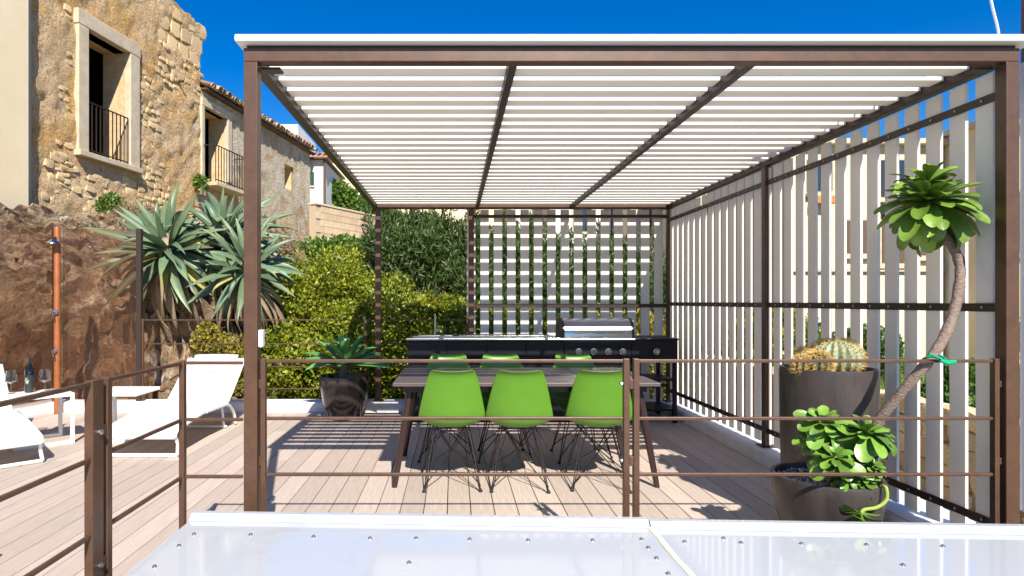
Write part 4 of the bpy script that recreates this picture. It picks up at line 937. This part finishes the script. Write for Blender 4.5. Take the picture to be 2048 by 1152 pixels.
wh = thing('white_house', 'small white house with dark green shutter beyond the stained wall', 'house', (-4.75, 21.6, 3.0))
def WB(par, x0, x1, y0, y1, z0, z1, name, m, bev=0.0):
    l = par.location; return MB().box(x0 - l.x, x1 - l.x, y0 - l.y, y1 - l.y, z0 - l.z, z1 - l.z, bev=bev).build(name, m, par)
WB(wh, -5.6, -4.55, 21.6, 25, 2.6, 6.22, 'wall', 'plaster_white')
WB(wh, -5.13, -4.88, 21.55, 21.597, 5.32, 5.80, 'shutter', 'shutter_green', 0.008)
for i in range(6): WB(wh, -5.12, -4.89, 21.54, 21.549, 5.35 + i * 0.075, 5.40 + i * 0.075, 'shutter_slat', 'shutter_green')
WB(wh, -5.15, -4.86, 21.54, 21.598, 5.27, 5.31, 'sill', 'plaster_white')
WB(wh, -5.7, -4.40, 21.35, 25.1, 6.221, 6.27, 'eave_board', 'shutter_brown')
for i in range(7):
    o = ob('roof_tile', tm, None, wh, (-5.55 + i * 0.19 - wh.location.x, 21.3 - wh.location.y, 6.29 - wh.location.z), (R(18), 0, 0))
rt = MB(); l = wh.location
rt.add([(x - l.x, y - l.y, z - l.z) for x, y, z in ((-5.7, 21.7, 6.36), (-4.4, 21.7, 6.36), (-4.4, 25.1, 7.2), (-5.7, 25.1, 7.2))], [(0, 1, 2, 3)]); rt.build('roof_slope', 'tile_red', wh)
MB().tube([(-4.50 - l.x, 21.52 - l.y, 6.2 - l.z), (-4.50 - l.x, 21.52 - l.y, 3.2 - l.z)], 0.045, 8).build('downpipe', 'shutter_brown', wh, True)

# block terrace wall: every block its own piece
tw = thing('terrace_wall', 'terrace wall of tan concrete blocks beneath the leafy shrub', 'wall', (-4.4, 19.8, 3.0), math.atan2(2.6, 1.38))
Lw = 9.5
MB().box(0, Lw, 0.03, 0.30, -0.6, 1.36).build('mortar_core', 'mortar', tw)
bm_ = MB().box(0.004, 0.436, 0, 0.029, 0.004, 0.216, bev=0.008).mesh('block'); bm_.materials.append(MATS['block'])
for r_ in range(8):
    for i in range(21): 
        x = i * 0.44 + (0.22 if r_ % 2 else 0)
        if x + 0.44 <= Lw: ob('block', bm_, None, tw, (x, 0, -0.38 + r_ * 0.22))
MB().box(-0.03, Lw + 0.03, -0.03, 0.33, 1.385, 1.45, bev=0.01).build('coping', 'stone_frame', tw)

def house(label, x0, x1, y0, y1, z0, z1, m, wins=(), roof=None, name='house', doors=()):
    h = thing(name, label, 'house', ((x0 + x1) / 2, y0, z0))
    WB(h, x0, x1, y0, y1, z0, z1, 'wall', m)
    for (x, z, w_, ht, mm) in wins:
        f = WB(h, x - w_ / 2, x + w_ / 2, y0 - 0.05, y0 - 0.002, z, z + ht, 'window', 'stone_frame', 0.01)
        pl = f; l = h.location
        MB().box(x - w_ / 2 + 0.08 - l.x, x + w_ / 2 - 0.08 - l.x, -0.07, -0.0505, z + 0.08 - l.z, z + ht - 0.08 - l.z).build('pane', mm, f)
        WB(h, x - w_ / 2 - 0.06, x + w_ / 2 + 0.06, y0 - 0.14, y0 - 0.003, z - 0.07, z - 0.003, 'sill', 'stone_frame')
    if roof: WB(h, x0 - 0.2, x1 + 0.2, y0 - 0.25, y1 + 0.2, z1 + 0.001, z1 + 0.14, 'roof_edge', roof, 0.02)
    return h
W, S_, D_ = 'window_dark', 'shutter_brown', 'shutter_green'
house('long cream house closing the view behind the terrace wall', -6.2, 2.2, 28.0, 36, 2.0, 7.75, 'plaster_cream', [(-0.9, 4.0, 0.9, 1.2, S_), (1.0, 4.0, 0.9, 1.2, W)], 'tile_red')
wb = house('white rooftop parapet rising behind the tiled wing', -9.2, -6.05, 24.0, 27, 5.0, 8.15, 'plaster_white')
house('white house with red eave seen over the back screen', 2.6, 7.6, 30.0, 36, 1.5, 6.9, 'plaster_white', [(4.2, 4.6, 1.0, 1.3, S_), (6.2, 4.6, 1.0, 1.3, W)], 'tile_red')
house('pale house with brown shuttered windows seen over the end of the back screen', 7.7, 10.6, 27.0, 33, 0.5, 6.6, 'plaster_pale', [(8.6, 4.3, 1.0, 1.3, S_), (9.8, 4.3, 0.9, 1.3, S_)], 'tile_red')
h1 = house('pale two storey house seen through the far side slats', 8.6, 12.4, 22.0, 28, -0.3, 6.6, 'plaster_pale', [(9.3, 4.4, 0.8, 1.5, S_), (10.5, 4.4, 0.8, 1.5, W), (11.6, 4.4, 0.8, 1.5, S_), (9.6, 1.6, 0.9, 1.4, S_), (11.2, 1.6, 0.9, 1.4, W)], 'stone_frame')
h2 = house('cream house with blue glazed window and orange planter seen through the near side slats', 8.7, 12.6, 16.0, 21, -0.3, 5.3, 'plaster_pale', [(9.47, 4.05, 0.7, 0.9, W), (11.3, 3.9, 0.75, 1.1, W), (10.35, 2.45, 0.8, 1.0, S_), (11.35, 2.2, 0.8, 1.6, S_), (12.1, 2.4, 0.6, 1.2, S_)], 'stone_frame')
WB(h2, 8.7, 12.6, 15.9, 15.997, 2.05, 2.13, 'string_course', 'stone_frame'); WB(h2, 9.2, 9.75, 15.7, 15.85, 3.78, 3.97, 'flower_box', 'orange_pot', 0.01); WB(h2, 11.05, 11.5, 15.7, 15.85, 3.62, 3.8, 'flower_box', 'orange_pot', 0.01)
h3 = house('tall tan house behind the succulent tree trunk', 12.7, 18.5, 15.0, 21, -0.3, 5.5, 'plaster_cream', [(13.4, 2.4, 0.9, 1.6, S_), (14.4, 4.0, 0.9, 1.1, W), (15.6, 2.4, 0.9, 1.6, W)], 'stone_frame')

# ================================================================ GARDEN BEYOND THE SIDE SCREEN
sw_ = thing('garden_wall', 'low rubble stone garden wall beyond the side screen', 'wall', (4.4, 3.0, -0.55))
MB().box(0.03, 0.27, 0, 8.0, -0.2, 0.72).build('mortar_core', 'mortar', sw_)
rg = random.Random(31); z = 0.05
while z < 0.78:
    y = rg.uniform(0, .15); hh = rg.uniform(.13, .2)
    while y < 7.9:
        L = rg.uniform(.18, .42); o = ob('stone', st_me[rg.randrange(6)], None, sw_)
        o.matrix_local = Matrix.Translation((0.09, y + L / 2, z + hh / 2)) @ Matrix.Rotation(rg.uniform(-.1, .1), 4, 'X') @ Matrix.Diagonal((0.28, L * 1.0, hh * 1.08, 1)); y += L
    z += hh
n = 26000; r = np.random.default_rng(3)
gx_, gy_ = r.uniform(4.7, 14.5, n), r.uniform(2.5, 15.5, n); gz_ = np.array([hgt(a, b) for a, b in zip(gx_, gy_)])
base = np.stack([gx_, gy_, gz_], 1); L = r.uniform(0.12, 0.42, n)[:, None]; ax = np.stack([r.normal(0, .35, n), r.normal(0, .35, n), np.ones(n)], 1); th = r.uniform(0, 6.28, n); sd = np.stack([np.cos(th), np.sin(th), np.zeros(n)], 1) * 0.012
v = np.stack([base - sd, base + sd, base + ax * L], 1).reshape(-1, 3)
me = bpy.data.meshes.new('grass'); me.from_pydata(v.tolist(), [], [(3 * i, 3 * i + 1, 3 * i + 2) for i in range(n)])
at = me.attributes.new('tone', 'FLOAT', 'POINT'); at.data.foreach_set('value', np.repeat(r.random(n), 3).astype(np.float32))
gs = stuff(ob('grass', me, 'grass')); tag(gs, 'rough green grass in the garden beyond the side screen', 'grass')
G3 = 'bushes in the garden beyond the side screen'
for i, (x, y, z, a, lab, m_) in enumerate(((6.6, 12.5, 0.2, .9, 'dark bush before the pale two storey house', 'leaf_dark'), (9.2, 13.8, 0.1, .6, 'bright green bush under the blue glazed window', 'leaf_mid'), (11.6, 11.8, 0.35, .75, 'dark bush beside the succulent trunk through the slats', 'leaf_dark'), (5.4, 10.6, 0.3, .8, 'yellow green bush behind the corner of the screens', 'leaf_lime'), (7.4, 8.8, -0.1, .5, 'low green bush behind the stone garden wall', 'leaf_mid'))):
    shrub(lab, m_, [(x, y, z, a, a, a * 0.95), (x + a * .7, y + .3, z - .15, a * .8, a * .7, a * .7)], 7000, (0.10, 0.035), 400 + i, 'bush', 'bush', G3)

# ================================================================ PIPE, MAST, CABLE AT THE RIGHT EDGE
dp = thing('downpipe', 'pale downpipe standing outside the pergola corner', 'pipe', (2.705, 2.90, 0))
MB().tube([(0, 0, 0.3), (0, 0, 2.40)], 0.040, 14).build('pipe', 'pipe_white', dp, True)
MB().tube(spline([(0, 0, 0.30), (-0.03, -0.08, 0.26), (-0.14, -0.145, 0.20), (-0.26, -0.16, 0.10), (-0.30, -0.165, 0.0)]), 0.017, 10).build('hose', 'pipe_white', dp, True)
tag(MB().tube([(2.84, 3.05, 2.0), (2.84, 3.05, 4.2)], 0.035, 12).build('mast', 'bronze', None, True), 'brown mast rising above the pergola corner', 'mast')
tag(MB().tube(spline([(2.665, 3.02, 2.46), (2.655, 3.02, 2.60), (2.62, 3.02, 2.75), (2.60, 3.02, 2.95), (2.68, 3.03, 3.3), (2.81, 3.04, 3.6)]), 0.006, 6).build('cable', 'pipe_white', None, True), 'thin white cable hanging from the mast to the pergola roof', 'cable')
